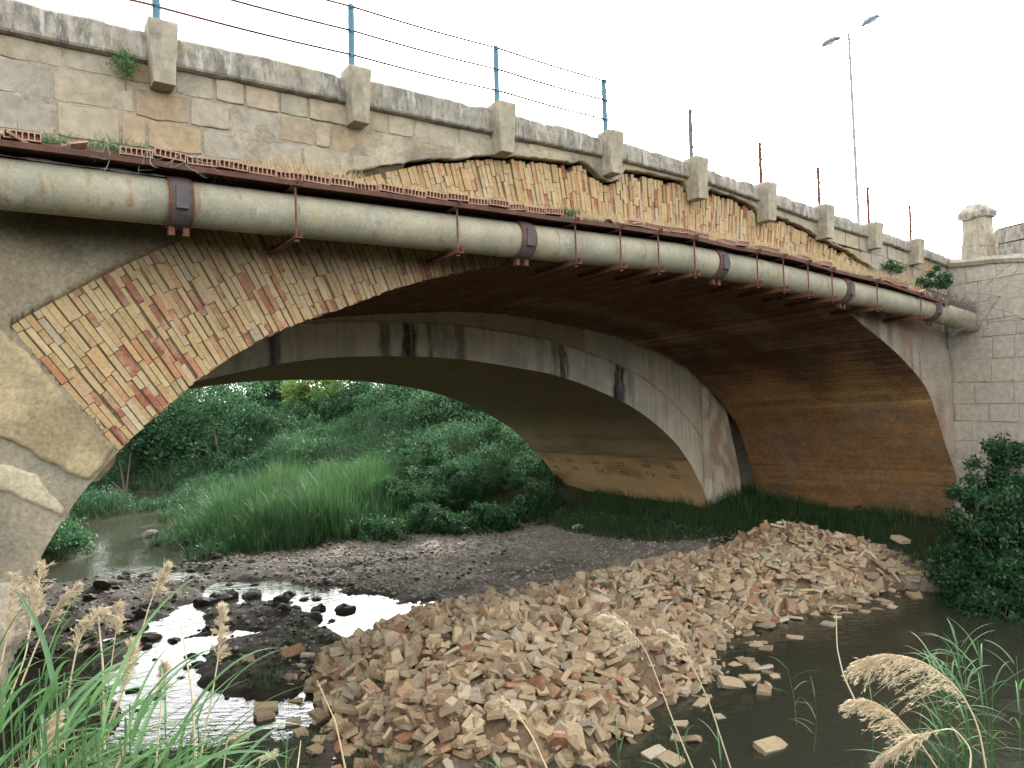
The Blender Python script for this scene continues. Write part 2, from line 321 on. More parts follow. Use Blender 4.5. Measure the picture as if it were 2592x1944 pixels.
PIPZ = lambda s: np.interp(s, [-9, 2.4, 4.0, 5.2, 6.7, 9.3, 11.0, 12], [5.735, 5.745, 5.675, 5.58, 5.475, 5.29, 5.09, 4.97])
def onground0(x, y, z=.05):
    r = at(x, y, 5)-[0, 0, CAMZ]; return (r*((z-CAMZ)/r[2]))[:2]
GP = []   # terrain control points, world x, y, z

# ------------------------------------------------------------------ terrain
GP += [(x, y, -.11) for x, y in [(-6.0, 13.4), (-4.8, 9.9), (-5.8, 10.6), (-3.7, 9.5), (-10.2, 18.4), (-10.8, 18.5), (-13.6, 25.8), (-18.3, 34.3), (-22.4, 41.2), (-6.4, 16.1), (-5.2, 15.9), (-3.6, 14.3), (-2.9, 13.1), (-3.0, 9.9), (-7.9, 17.1), (-11.9, 22), (-16, 30), (-4.4, 9.2), (-5.2, 12)]]
GP += [(*onground0(x, y, 0), -.15) for x, y in [(260, 1100), (310, 1125), (340, 1150), (240, 1160), (285, 1175), (330, 1170), (250, 1205), (245, 1080), (300, 1210)]]
GP += [(x, y, -.32) for x, y in [(3.5, 10.6), (5.1, 12), (7.2, 13.0), (8.2, 12.3), (2.3, 8.7), (2.7, 8.3), (1.8, 7.7), (6.6, 10.9), (4.5, 10), (9.5, 13)]]
GP += [(x, y, .07) for x, y in [(-8.5, 16.6), (-7.6, 19.6), (-5.2, 17.9), (-2.3, 17.0), (-1.2, 15.9), (-4.2, 11.9), (-3.2, 11.0), (-8.2, 15.0), (-3.6, 12.3), (-9.6, 20.8), (-12.1, 25.6), *[tuple(onground0(x, y)) for x, y in [(480, 1335), (560, 1330), (620, 1375), (520, 1440), (610, 1480), (470, 1395), (330, 1285), (400, 1265), (180, 1310), (230, 1350), (660, 1250), (940, 1272), (990, 1262), (900, 1255), (560, 1235), (450, 1215), (170, 1260)]]]]
GP += [(x, y, z) for x, y, z in [(-.2, 21.2, .2), (2.2, 19.4, .2), (-3.6, 21, .2), (-8.5, 13.8, .3), (-7.1, 11.1, .35), (-5.7, 9.4, .35), (-2.9, 8.2, .02), (-2.2, 8.0, .03), (-1.0, 8.2, .03), (-13.2, 20.5, .3), (-15.8, 28, .5), (-10.2, 27, .25),
      (0, 13, .06), (2, 14, .08), (4, 15.5, .12), (5, 14, .02), (1, 10, .0), (0, 9, .0), (-1.5, 11, .03),
      (5.7, 22.1, .85), (7.4, 22.7, .8), (9, 19.6, .95), (10.6, 19.3, 1.0), (5.8, 16.4, .4), (8, 14.9, .3), (9.2, 14, .7), (10.5, 13, 1.1), (10, 11.2, .8), (12, 9, 1.6), (4.4, 6.7, .12), (3, 6.8, .03), (3.9, 7.3, .05), (6.5, 7.6, .25), (8.6, 8.6, .5), (5.4, 8.3, .0), (11, 16, 1.3), (14, 15, 2),
      (0, 1.5, 2.3), (3, 1.5, 2.3), (-3, 1.5, 2.3), (0, 4.5, 1.0), (3, 4.5, 1.0), (-3, 4.5, 1.1), (0, 6.6, .08), (-1.6, 6.6, .1), (1.5, 6.6, .02), (-5, 7, .8), (-6, 5, 1.8), (5, 5, 1.0), (-3.5, 7.4, .25), (-8, 4, 2.4), (8, 4, 2), (14, 6, 2.6), (-12, 6, 3)]]
_far = [(-1.5, 14, -.1), (-1.5, 17, -.1), (-1.2, 21, -.1), (-1, 27, -.1), (-.6, 34, -.1), (-.4, 40, -.1), (0, 50, .2), (-4.5, 16, .5), (-4.5, 24, .5), (-4, 32, .6), (-9, 17, 1.6), (-9, 28, 2), (-9, 45, 2), (2, 13, .2), (2, 17, .25), (2, 24, .5), (2, 32, .9), (5, 14, .6), (5, 18, 1.1), (6, 24, 2.1), (6, 32, 2.8), (9.5, 14, 1.3), (10, 18, 2.4), (10, 24, 3.2), (11, 34, 3.8), (15, 14, 2.4), (16, 20, 3.8), (17, 30, 4.6), (24, 20, 4.8), (24, 34, 5), (34, 10, 5), (-20, 30, 4), (-24, 10, 4), (0, 70, 2.5), (30, 60, 5), (-20, 70, 4), (13, 9, 1.5), (18, 8, 3), (10, 45, 4.2), (4, 45, 2.5), (-14, 3, 3.2), (20, -2, 4), (12, 6.5, 1.0), (12, 1, .9)]
for s_, d_, z_ in _far: p = W(s_, d_, z_); GP.append(tuple(p))
GP += [(-70, 0, 5), (70, 0, 6), (-70, 90, 6), (70, 90, 7), (0, 120, 5), (-30, -8, 4), (30, -8, 4), (0, -8, 2.6)]
GP = np.array(GP)
PILE = np.array([(-3.0, 10.0), (-2.9, 11.2), (-2.4, 11.9), (-1.9, 12.8), (-1.0, 13.3), (.1, 13.7), (1.9, 15.0), (3.5, 15.9), (5.4, 16.9), (6.4, 16.4), (7.3, 15.8), (7.7, 15.0), (7.4, 14.2), (6.3, 13.3), (5.0, 12.4), (4.1, 11.8), (3.5, 11.5), (3.1, 10.8), (3.0, 10.1), (2.6, 9.7), (1.9, 9.0), (1.5, 8.4), (1.2, 8.1), (.9, 7.7), (.3, 7.5), (-1.2, 7.6), (-1.8, 8.3), (-2.4, 9.1)])
def poly_sd(P, x, y):
    """signed distance to polygon, positive inside"""
    x, y = np.asarray(x, float), np.asarray(y, float); d = np.full(x.shape, 1e9); ins = np.zeros(x.shape, bool)
    for a, b in zip(P, np.roll(P, -1, 0)):
        e = b-a; t = np.clip(((x-a[0])*e[0]+(y-a[1])*e[1])/(e@e), 0, 1)
        d = np.minimum(d, np.hypot(x-a[0]-t*e[0], y-a[1]-t*e[1]))
        c = ((a[1] > y) != (b[1] > y)) & (x < (b[0]-a[0])*(y-a[1])/(b[1]-a[1]+1e-12)+a[0]); ins ^= c
    return np.where(ins, d, -d)
def pile_h(x, y):
    s = poly_sd(PILE, x, y); h = .62*(1-np.exp(-np.clip(s, 0, 9)/.75)); return np.where(s > 0, h*(.75+.5*fbm(x*.5, y*.5, 1, 2)), 0)
def ground_base(x, y):
    sh = np.shape(x); x, y = np.ravel(x), np.ravel(y); out = np.empty(len(x))
    for a in range(0, len(x), 40000):
        q = slice(a, a+40000); D = (x[q, None]-GP[None, :, 0])**2+(y[q, None]-GP[None, :, 1])**2+.05
        w = D**-2.2; out[q] = (w*GP[None, :, 2]).sum(1)/w.sum(1)
    return out.reshape(sh)
def ground_h(x, y):
    g = ground_base(x, y)
    n = (fbm(x*.55, y*.55, 0, 3)-.5)*.16+(fbm(x*2.1, y*2.1, 4, 3)-.5)*np.where((x < -1) & (y < 18), .22, .13)+(fbm(x*7, y*7, 8, 2)-.5)*.035
    return g+n*np.where(np.hypot(x, y) < 35, 1, 2.)+pile_h(x, y)
ax_x = np.concatenate([np.linspace(-90, -17, 50)[:-1], np.arange(-17, 15, .1), np.linspace(15, 90, 50)[1:]])
ax_y = np.concatenate([np.linspace(-12, 1, 14)[:-1], np.arange(1, 9, .1), np.arange(9, 26, .1), np.linspace(26, 48, 70)[1:], np.linspace(48, 130, 40)[1:]])
GX, GY = np.meshgrid(ax_x, ax_y, indexing='ij'); GZ = ground_h(GX, GY)
from_grid = (ax_x, ax_y, GZ)
def gz(x, y):
    x, y = np.asarray(x, float), np.asarray(y, float)
    i = np.clip(np.searchsorted(ax_x, x)-1, 0, len(ax_x)-2); j = np.clip(np.searchsorted(ax_y, y)-1, 0, len(ax_y)-2)
    f = (x-ax_x[i])/(ax_x[i+1]-ax_x[i]); g = (y-ax_y[j])/(ax_y[j+1]-ax_y[j])
    return GZ[i, j]*(1-f)*(1-g)+GZ[i+1, j]*f*(1-g)+GZ[i, j+1]*(1-f)*g+GZ[i+1, j+1]*f*g
gs, gd = SD(np.stack([GX, GY], -1))
gravel = np.array([.34, .305, .25]); mud = np.array([.062, .05, .034]); soilg = np.array([.045, .05, .024]); pilec = np.array([.20, .14, .09])
wet = sstep(.16, .0, GZ+(fbm(GX*1.3, GY*1.3, 3, 3)-.5)*.12)
C = gravel*(.75+.5*fbm(GX*3, GY*3, 2, 4))[..., None]
C = C*(1-wet[..., None]*.8)+mud*wet[..., None]*.8
gr = np.clip(sstep(.22, .4, GZ+(fbm(GX, GY, 5, 3)-.5)*.2)+sstep(10.5, 12.5, gd), 0, 1)
C = C*(1-gr[..., None])+soilg*gr[..., None]
leftm = sstep(-1.5, -3, GX)*sstep(20, 17, GY)*.85; C = C*(1-leftm[..., None])+np.array([.034, .028, .019])*leftm[..., None]
pl = sstep(-.1, .25, poly_sd(PILE, GX, GY)); C = C*(1-pl[..., None])+pilec*pl[..., None]
rm = sstep(1.5, 3, GX)*sstep(10.5, 9, GY)*.9; C = C*(1-rm[..., None])+(np.array([.042, .042, .026])*(.6+.8*fbm(GX*4, GY*4, 7, 4))[..., None])*rm[..., None]
mb = MB().grid(np.stack([GX, GY, GZ], -1), C, flip=False)
ground = put('ground', mb.mesh('ground', M_ground, True), kind='structure')
mb = MB().box((-90, -12, -.6), (90, 130, 0)); mb.f = {4: [np.array([[4, 5, 6, 7]])]}
water = put('stream_water', mb.mesh('stream_water', M_water), kind='structure')

# ------------------------------------------------------------------ stone and brick bridge
bridge = thing('stone_bridge', W(3, 2.7, 0), 'old single-span bridge with exposed brick arch ring under a worn stone parapet', 'bridge')
def blend(C, col, m): return C*(1-m[..., None])+np.array(col)*m[..., None]
# face of the bridge: columns rise from the arch line to the parapet
left = np.c_[np.arange(-9, -5.7, .06), np.full(55, -.6)]; right = np.c_[np.arange(11.80, 12.3, .06), np.full(9, -.6)]
base = np.concatenate([left, PN, right])
rows = np.linspace(0, 1, 110)
S = np.repeat(base[:, :1], len(rows), 1); Z0 = base[:, 1:2]; Z = Z0+(COPT(base[:, 0])[:, None]-.05-Z0)*rows[None]**1.25
TH = np.degrees(np.arctan2(S-RC[0], Z-RC[1])); RR = np.hypot(S-RC[0], Z-RC[1])
inring = (TH > TH0) & (TH < TH1+1) & (RR < R_OUT+.02) & ~((Z < 5.6) & (TH > 7))
n1 = fbm(S*2, Z*2, 1, 5); n2 = fbm(S*.7, Z*.7, 7, 4); n3 = fbm(S*6, Z*6, 2, 4)
D = -.02+(n1-.5)*.05
D = np.where(inring, .010+(n3-.5)*.018, D)
ringr = (TH > 15) & (RR < R_OUT-.1) & (Z < 5.9)              # rendered ring on the far side stands a little proud
upm = (Z > 5.95) & ~inring & (Z > zb(S)+.04); D = np.where(upm, -.066+(n1-.5)*.024+(n3-.5)*.016, D)
D = np.where(ringr, -.05-.03*n2, D)
gap = (Z > zb(S)-.07) & (Z < zb(S)+.05) & (S > -1.4) & (S < 9); D = np.where(gap, .22, D)
C = np.zeros(S.shape+(3,))+np.array([.31, .265, .185])
C = blend(C, (.25, .23, .18), sstep(.45, .65, n2)); C = blend(C, (.38, .335, .25), sstep(.55, .7, n1)*.6)
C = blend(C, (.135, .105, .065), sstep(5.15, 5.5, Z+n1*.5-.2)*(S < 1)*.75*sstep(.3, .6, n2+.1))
rp = np.clip((S-6)*1, 0, 1); C = blend(C, (.42, .35, .265), rp*.9); C = blend(C, (.34, .30, .255), rp*sstep(.45, .6, n2)*.8); C = blend(C, (.33, .2, .14), rp*sstep(.56, .7, fbm(S*1.7, Z*.6, 5, 3))*.6)
C = blend(C, (.16, .135, .11), rp*sstep(.55, .68, fbm(S*3.3, Z*.35, 6, 3))*.7)
C = blend(C, (.16, .12, .07), inring*1.)
up = (Z > 5.95) & ~inring & (Z > zb(S)+.02); C = blend(C, (.38, .335, .255), up*.85); C = blend(C, (.45, .405, .32), up*sstep(.5, .68, n3)*.7)
C = blend(C, (.04, .03, .022), gap*1.)  # shadow in the slot under the overhang painted near black
mb = MB().grid(W(S, D, Z), C, flip=True)
part('spandrel_wall', mb, M_face, bridge, smooth=True)
# springer on the near left: plaster patches of their own thickness below the brickwork
def patch(name, poly, d, thick, col, mat, amp=.03, n=40, seed=0, fn=None):
    """raised patch of plaster; polygon in (s,z) with a ragged edge"""
    p = np.array(poly, float); q = []
    for a, b in zip(p, np.roll(p, -1, 0)):
        m = max(2, int(np.hypot(*(b-a))/.05)); t = np.arange(m)/m; q.append(a+(b-a)*t[:, None])
    q = np.concatenate(q); q = q+np.c_[fbm(q[:, 0]*5, q[:, 1]*5, seed, 3)-.5, fbm(q[:, 0]*5, q[:, 1]*5, seed+9, 3)-.5]*amp*2
    lo, hi = q.min(0), q.max(0); st = .022
    gx = np.arange(lo[0]-st, hi[0]+st*2, st); gy = np.arange(lo[1]-st, hi[1]+st*2, st); X, Y = np.meshgrid(gx, gy, indexing='ij')
    sd = poly_sd(q, X, Y); nn = fbm(X*3, Y*3, seed, 4)
    h = np.where(sd > 0, thick*sstep(-.0, .018, sd)+(nn-.5)*.02, sd*2.2-.01)
    keep = (sd[:-1, :-1] > -.08) | (sd[1:, 1:] > -.08)
    CC = np.zeros(X.shape+(3,))+np.array(col); CC = blend(CC, np.array(col)*.72, sstep(.48, .68, nn)); CC = blend(CC, np.array(col)*1.15, sstep(.5, .62, fbm(X*1.2, Y*1.2, seed+3, 3)))
    if fn: CC = fn(CC, X, Y, nn)
    m = MB().grid(W(X, d-h, Y), CC, flip=True); f = m.f[4][0].reshape(len(gx)-1, len(gy)-1, 4)[keep]; m.f[4] = [f]
    return part(name, m, mat, bridge, smooth=True)
def rl(th, r): t = math.radians(th); return (RC[0]+r*math.sin(t), RC[1]+r*math.cos(t))
a0, a1 = rl(TH0-.15, 12.64), rl(TH0-.15, 14.6)
patch('plaster', [a0, a1, (-7.6, 5.1), (-7.6, 4.2), (-6.4, 4.05), (-5.6, 3.85), (-5.2, 3.68), (-4.85, 3.42), (-4.66, 3.28), (-4.55, 3.38)], -.03, .028, (.44, .36, .215), M_face, .05, seed=4)
patch('plaster', [(-7.4, 3.95), (-6.2, 3.72), (-5.25, 3.48), (-5.05, 3.38), (-4.83, 3.04), (-4.86, 2.97), (-5.0, 3.08), (-5.2, 3.23), (-5.5, 3.36), (-7.4, 3.7)], -.02, .025, (.43, .37, .255), M_face, .05, seed=14)
patch('render_band', [(-7.8, 3.4), (-6.0, 3.1), (-5.2, 2.86), (-5.1, 2.6), (-5.2, 2.4), (-7.8, 2.5)], -.0, .02, (.25, .215, .15), M_face, .05, seed=24)
patch('plaster', [(-7.8, 2.5), (-6.2, 2.6), (-5.15, 2.45), (-5.2, 2.2), (-5.45, 1.2), (-7.8, 1.2)], -.02, .03, (.44, .39, .3), M_face, .05, seed=34)

# --- arch ring: bricks in radial courses
ring = put('arch_ring', None, bridge, mat4=Matrix.Translation(Vector(W(3, 0, 6))))
def brick_mesh(name, seed, mat, ch=.02, rag=.02):
    r = np.random.default_rng(seed)
    x = np.array([-.5, .5, .5, -.5]); z = np.array([-.5, -.5, .5, .5])
    fx, fz = x*(1-ch*.25), z*(1-ch*2.2); j = lambda a: r.normal(0, a, 4)
    V = np.concatenate([np.c_[fx+j(rag*.12), -.5+j(rag), fz+j(rag*.8)], np.c_[x+j(rag*.1), -.42+j(rag*.5), z+j(rag*.3)], np.c_[x, np.full(4, .5), z]])
    i = np.arange(4); k_ = (i+1) % 4
    return MB().add(V, np.concatenate([np.array([[0, 1, 2, 3]]), np.stack([i, i+4, k_+4, k_], -1), np.stack([i+4, i+8, k_+8, k_+4], -1)]))
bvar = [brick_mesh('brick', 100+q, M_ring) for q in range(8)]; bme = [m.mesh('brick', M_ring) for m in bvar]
todo = []
step = .0585/12.72; th = math.radians(TH0)+step*.5; ci = 0
while th < math.radians(TH1):
    deg = math.degrees(th); ri = float(r_in(deg))-.004+rng.normal(0, .006); r = ri; L = .27
    off = rng.choice([.27, .135, .2]); first = True
    while r < R_OUT-.03:
        L = off if first else (rng.choice([.27, .28, .265, .135], p=[.5, .22, .18, .1])); first = False
        L = min(L, R_OUT-r+rng.uniform(-.006, .006)); L = R_OUT-r if 0 < R_OUT-r-L < .06 else L
        if L > .05:
            rc = r+L/2; s_, z_ = RC[0]+rc*math.sin(th), RC[1]+rc*math.cos(th)
            top = RC[1]+(r+L)*math.cos(th)
            zlim = float(zb(s_))-.035 if s_ > -2.25 else 9
            if not (z_ < 5.62 and deg > 7) and RC[1]+(r+L*.3)*math.cos(th) < zlim:
                cut = max(0, top-zlim); L2 = L-cut
                if L2 > .04: todo.append((th+rng.normal(0, .0006), r+L2/2, L2-.006, .0525*rc/12.72*rng.uniform(.94, 1.03), rng.normal(0, .0045), rng.integers(8)))
        r += L+.0
    th += step*rng.uniform(.96, 1.04); ci += 1
todo = np.array(todo)
ps, pz = RC[0]+todo[:, 1]*np.sin(todo[:, 0]), RC[1]+todo[:, 1]*np.cos(todo[:, 0])
px, py, pY = project(W(ps, 0, pz))
vis = ((pz < 5.33) | (pz > 6.2)) & (px > -20) & (px < 2212)
score = np.where(vis, todo[:, 2]/pY, 0); order = np.argsort(-score); single = set(order[:300].tolist())
BM = Matrix(((_E[0], _N[0], 0, 0), (_E[1], _N[1], 0, 0), (0, 0, 1, 0), (0, 0, 0, 1)))
mb = MB()
for q, (th, rc, L, T, dd, v) in enumerate(todo):
    Rm = np.array([[math.sin(th), 0, math.cos(th)], [0, 1, 0], [math.cos(th), 0, -math.sin(th)]])   # columns: radial, d, tangential (s,d,z)
    A = Rm@np.diag([L, .12, T]); s_, z_ = RC[0]+rc*math.sin(th), RC[1]+rc*math.cos(th)
    if q in single:
        M = Matrix(((A[0, 0]*_E[0]+A[1, 0]*_N[0], A[0, 1]*_E[0]+A[1, 1]*_N[0], A[0, 2]*_E[0]+A[1, 2]*_N[0], 0), (A[0, 0]*_E[1]+A[1, 0]*_N[1], A[0, 1]*_E[1]+A[1, 1]*_N[1], A[0, 2]*_E[1]+A[1, 2]*_N[1], 0), (A[2, 0], A[2, 1], A[2, 2], 0), (0, 0, 0, 1)))
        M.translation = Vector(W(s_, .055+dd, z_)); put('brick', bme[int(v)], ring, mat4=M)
    else:
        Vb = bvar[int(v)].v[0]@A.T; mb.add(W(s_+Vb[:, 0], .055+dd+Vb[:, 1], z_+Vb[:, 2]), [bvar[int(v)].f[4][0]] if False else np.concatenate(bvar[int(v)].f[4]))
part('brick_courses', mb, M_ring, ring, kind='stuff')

# --- vault: courses of brick along the bridge axis, one mass in the shade
n = 330; a = resamp(PN, n+1); b = resamp(PF, n+1); m = 22
t = np.linspace(0, 1, m+1); mb = MB()
nrm = np.stack([-(a[1:, 1]-a[:-1, 1]), a[1:, 0]-a[:-1, 0]], -1); nrm /= np.linalg.norm(nrm, axis=1)[:, None]
up_ = ((a[1:, 1]+a[:-1, 1])/2 > 3.35)
for q in range(n):
    t = np.linspace(0, 1, m+1); t[1:-1] += (.5 if q % 2 else 0)/m*.9+rng.normal(0, .08, m-1)/m
    e0, e1 = a[q]*(1-t[:, None])+b[q]*t[:, None], a[q+1]*(1-t[:, None])+b[q+1]*t[:, None]
    am = .006 if up_[q] else .0025
    band = 1 if 7.0 < a[q, 0] < 7.45 else 0
    sh = rng.normal(0, am*.5, m)+rng.normal(0, am*.7)-band*.05
    g_ = 0.
    f0, f1 = e0+(e1-e0)*.04, e1-(e1-e0)*.04
    V = np.stack([f0[:-1], f0[1:], f1[1:], f1[:-1]], 1)+(nrm[q]*1)[None, None]*sh[:, None, None]*-1*(-1)
    d0 = np.stack([t[:-1]+g_/5.5, t[1:]-g_/5.5, t[1:]-g_/5.5, t[:-1]+g_/5.5], 1)*5.5
    d0[0, [0, 3]] = -.055 if a[q, 0] > 6.2 else 0.
    Vb = np.stack([e0[:-1], e0[1:], e1[1:], e1[:-1]], 1)+nrm[q]*.012
    V3 = np.concatenate([W(V[..., 0], d0, V[..., 1]), W(Vb[..., 0], d0, Vb[..., 1])], 1)      # (m,8,3)
    F1 = np.array([[0, 3, 2, 1], [0, 1, 5, 4], [1, 2, 6, 5], [2, 3, 7, 6], [3, 0, 4, 7]])
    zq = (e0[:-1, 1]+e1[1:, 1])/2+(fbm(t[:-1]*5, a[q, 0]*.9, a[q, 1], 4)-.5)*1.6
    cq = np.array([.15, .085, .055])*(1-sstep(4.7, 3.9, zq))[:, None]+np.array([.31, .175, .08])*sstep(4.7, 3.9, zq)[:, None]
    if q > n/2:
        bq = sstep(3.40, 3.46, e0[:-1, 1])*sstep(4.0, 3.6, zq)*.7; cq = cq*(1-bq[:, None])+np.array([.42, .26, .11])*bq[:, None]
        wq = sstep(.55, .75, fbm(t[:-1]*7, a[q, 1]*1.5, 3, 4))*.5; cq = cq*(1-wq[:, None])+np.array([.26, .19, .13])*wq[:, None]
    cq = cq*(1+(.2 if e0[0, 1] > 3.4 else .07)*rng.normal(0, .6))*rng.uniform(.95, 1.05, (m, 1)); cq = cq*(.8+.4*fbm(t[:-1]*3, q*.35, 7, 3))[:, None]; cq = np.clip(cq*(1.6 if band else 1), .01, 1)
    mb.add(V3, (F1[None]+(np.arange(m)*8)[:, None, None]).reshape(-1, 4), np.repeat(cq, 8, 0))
vault = part('vault', MB().grid(np.stack([W(a[:, 0]+0*x_, 0*a[:, 0]+.03+x_*5.47, a[:, 1]) if False else W((a*(1-x_)+b*x_)[:, 0], .03+x_*5.47, (a*(1-x_)+b*x_)[:, 1]+.02) for x_ in np.linspace(0, 1, 12)], 1), None), M_rustd, bridge)
vault.data.materials.clear(); k = NT('vault_mortar'); M_vm = k.pbr(k.mix(k.noise(9, 5, .7), (.05, .03, .02), (.10, .06, .035)), 1.); vault.data.materials.append(M_vm)
k = NT('vault_soot'); zz = k.n('SeparateXYZ', {0: k.pos()}, out=2)
rr = k.rnd(); lowc = k.ramp(rr, [(0, (.16, .085, .042)), (.5, (.20, .11, .052)), (1, (.26, .16, .08))]); hic = k.ramp(rr, [(0, (.085, .045, .03)), (.5, (.12, .06, .037)), (1, (.16, .10, .062))])
c = k.mix(k.n('MapRange', {'Value': k.math('ADD', zz, k.math('MULTIPLY', k.noise(1.2, 4, .6), .8)), 'From Min': 4.0, 'From Max': 5.0}), lowc, hic)
bd = k.math('MULTIPLY', k.n('MapRange', {'Value': zz, 'From Min': 3.42, 'From Max': 3.46}), k.n('MapRange', {'Value': zz, 'From Min': 3.95, 'From Max': 3.6})); c = k.mix(k.math('MULTIPLY', bd, .75), c, (.36, .21, .085))
c = k.mix(k.ramp(k.noise(1.7, 5, .7), [(.55, 0), (.72, .4)]), c, (.27, .19, .12)); c = k.mix(1., c, k.ramp(k.noise(12, 5, .7), [(.3, .75), (.7, 1.15)]), 'MULTIPLY')
M_vs = k.pbr(c, .95, k.bump(k.noise(20, 5, .7), .5, .01))
M_vs = mat_vcol('vault_soot', .95, 11, .4, .5, .012)
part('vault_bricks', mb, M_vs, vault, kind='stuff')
# string course across the vault
# deck and back walls that close the body of the bridge
mb = MB(); ss = np.linspace(-9, 12.2, 40); zt = COPT(ss)-.25
for z_ in (0, -.25):
    mb.grid(np.stack([W(ss, 0.05, zt+z_), W(ss, 5.68, zt+z_)], 1), flip=z_ < 0)
part('deck', mb, M_soil, bridge)

# --- upper masonry: stones of the spandrel between ledge and coping
lay = []
def row(z0f, z1f, s0, s1, lens, d):
    s = s0
    while s < s1:
        L = rng.uniform(*lens); e = min(s+L, s1)
        if s1-e < .15: e = s1
        lay.append((s, e, z0f, z1f, d)); s = e
zc = lambda s: COPB(s)-.005
row(lambda s: zc(s)-.17-.03*(s < -2), zc, -7.5, -4.0, (.35, .7), 0); row(lambda s: zc(s)-.24, zc, -3.85, -1.3, (.25, .55), 0); row(lambda s: zc(s)-.27, zc, -1.3, 11.1, (.3, .6), 0)
row(lambda s: zc(s)-.5, lambda s: zc(s)-.20, -7.5, -4.2, (.7, 1.1), 0); row(lambda s: zc(s)-.52, lambda s: zc(s)-.24, -4.2, -2.3, (.3, .6), 0); row(lambda s: zc(s)-.56, lambda s: zc(s)-.24, -2.3, 0.0, (.3, .6), 0)
row(lambda s: 5.98, lambda s: zc(s)-.5, -7.5, -5.35, (.7, .9), 0); row(lambda s: zc(s)-.82, lambda s: zc(s)-.5, -5.35, -4.1, (.5, .6), 0); row(lambda s: zc(s)-.8, lambda s: zc(s)-.53, -4.1, -1.2, (.45, .75), 0)
row(lambda s: 5.98, lambda s: zc(s)-.83, -5.35, -1.9, (.6, .95), 0)
row(lambda s: zc(s)-.62, lambda s: zc(s)-.27, 6.8, 11.1, (.35, .6), 0); row(lambda s: 5.5, lambda s: zc(s)-.62, 7.8, 11.1, (.4, .6), 0)
nst = 0
for s0, s1, z0f, z1f, d in lay:
    j = .010; s0 += j+rng.uniform(0, .008); s1 -= j+rng.uniform(0, .008)
    if s1-s0 < .08: continue
    xs = np.linspace(s0, s1, max(3, int((s1-s0)/.07)))
    top = np.array([z1f(x)-j for x in xs])+rng.normal(0, .004, len(xs)); bot = np.maximum(np.array([z0f(x)+j for x in xs])+rng.normal(0, .004, len(xs)), zb(xs)+.005)
    ok = top-bot > .05
    if ok.sum() < 3: continue
    xs, top, bot = xs[ok], top[ok], bot[ok]
    top[0] -= .008; top[-1] -= .008; bot[0] += .008; bot[-1] += .008
    poly = np.concatenate([np.c_[xs, bot], np.c_[xs, top][::-1]])
    fr_ = -.078+rng.normal(0, .005)
    part('stone', MB().prism(poly, fr_, .05, .005, .002), M_stone, bridge)
# rendered lip over the broken edge: the rough course that overhangs the brick ring
xs = np.arange(-2.2, 9.0, .05); lo_ = zb(xs)-.005; hi_ = np.minimum(lo_+.06+.28*fbm(xs*2, 1, 0, 3), COPB(xs)-.01)
hi_ = np.where((xs > .9) & (xs < 6.9), COPB(xs)-.012, np.where(xs > 6.9, lo_+.035, hi_))
P = np.stack([W(xs, .05, lo_+.02), W(xs, -.06-.02*fbm(xs*4, 2, 0, 3), lo_), W(xs, -.078-.012*fbm(xs*5, 9, 0, 3), lo_+.012), W(xs, -.082-.008*fbm(xs*5, 5, 0, 3), (lo_+hi_)/2), W(xs, -.072, hi_), W(xs, -.04, hi_+.004)], 1)
Cc = np.zeros(P.shape[:2]+(3,))+np.array([.38, .335, .25]); nn = fbm(P[..., 0]*3, P[..., 1]*3, P[..., 2]*3, 4); Cc = blend(Cc, (.26, .23, .17), sstep(.45, .65, nn)); Cc = blend(Cc, (.4, .345, .245), sstep(.55, .7, fbm(P[..., 0]*1.5, P[..., 2]*4, 0, 3)))
part('broken_render', MB().grid(P, Cc, flip=True), M_stonev, bridge, smooth=False)

# --- coping slabs, corbels
cs = [-5.85, -3.97, -2.03, -.13, 1.66, 3.37, 5.02, 6.62, 8.18, 9.68]
edges = [-7.8]+cs+[11.25]
for a_, b_ in zip(edges[:-1], edges[1:]):
    xs = np.linspace(a_+.09, b_-.09, 40); tp = COPT(xs)+(fbm(xs*2.3, 4, 0, 4)-.55)*.05-.02*sstep(.62, .7, fbm(xs*5, 8, 0, 2)); bt_ = COPB(xs)+(fbm(xs*4, 14, 0, 3)-.5)*.012
    f_ = -.15+(fbm(xs*3, 6, 0, 3)-.5)*.02
    prof = [(W(xs, .25, bt_)), (W(xs, -.06, bt_)), (W(xs, -.075, bt_-.012)), W(xs, -.10, bt_-.012), W(xs, f_+.012, bt_+.0), W(xs, f_, bt_+.02), W(xs, f_-.005+(fbm(xs*6, 2, 0, 3)-.5)*.012, (tp+bt_)/2), W(xs, f_+.004, tp-.03), W(xs, f_+.03, tp), W(xs, .25, tp+.01)]
    mb = MB().grid(np.stack(prof, 1), flip=True)
    for q in (0, -1):
        pp = np.array([p[q] for p in prof]); mb.add(pp, np.arange(len(pp))[None] if q else np.arange(len(pp))[::-1][None])
    part('coping', mb, M_cope, bridge, smooth=False)
for q, s_ in enumerate(cs):
    zt, zb_ = COPT(s_)+.055, COPT(s_)-.545-.02*rng.uniform(-1, 1)+.1*(q > 7)
    mb = MB(); lv = [(zb_, .092, -.27), (zb_+.006, .095, -.275), ((zt+zb_)/2, .112, -.29), (zt-.04, .13, -.305), (zt-.004, .128, -.30), (zt, .12, -.285)]
    rings = []
    for z_, w, f_ in lv:
        jx = rng.normal(0, .006, 4); rings.append(W(s_+np.array([-w, -w+.008, w-.008, w, w, -w])+np.r_[jx, 0, 0]*.5, np.array([f_+.008, f_, f_, f_+.008, -.05, -.05])+rng.normal(0, .002, 6), z_+rng.normal(0, .001, 6)))
    P = np.stack(rings+[]); P = np.concatenate([P, P[:, :1]], 1); mb.grid(P, flip=True)
    mb.add(P[0, :6], np.arange(6)[None]); mb.add(P[-1, :6], np.arange(6)[::-1][None])
    part('corbel', mb, M_corb, bridge)

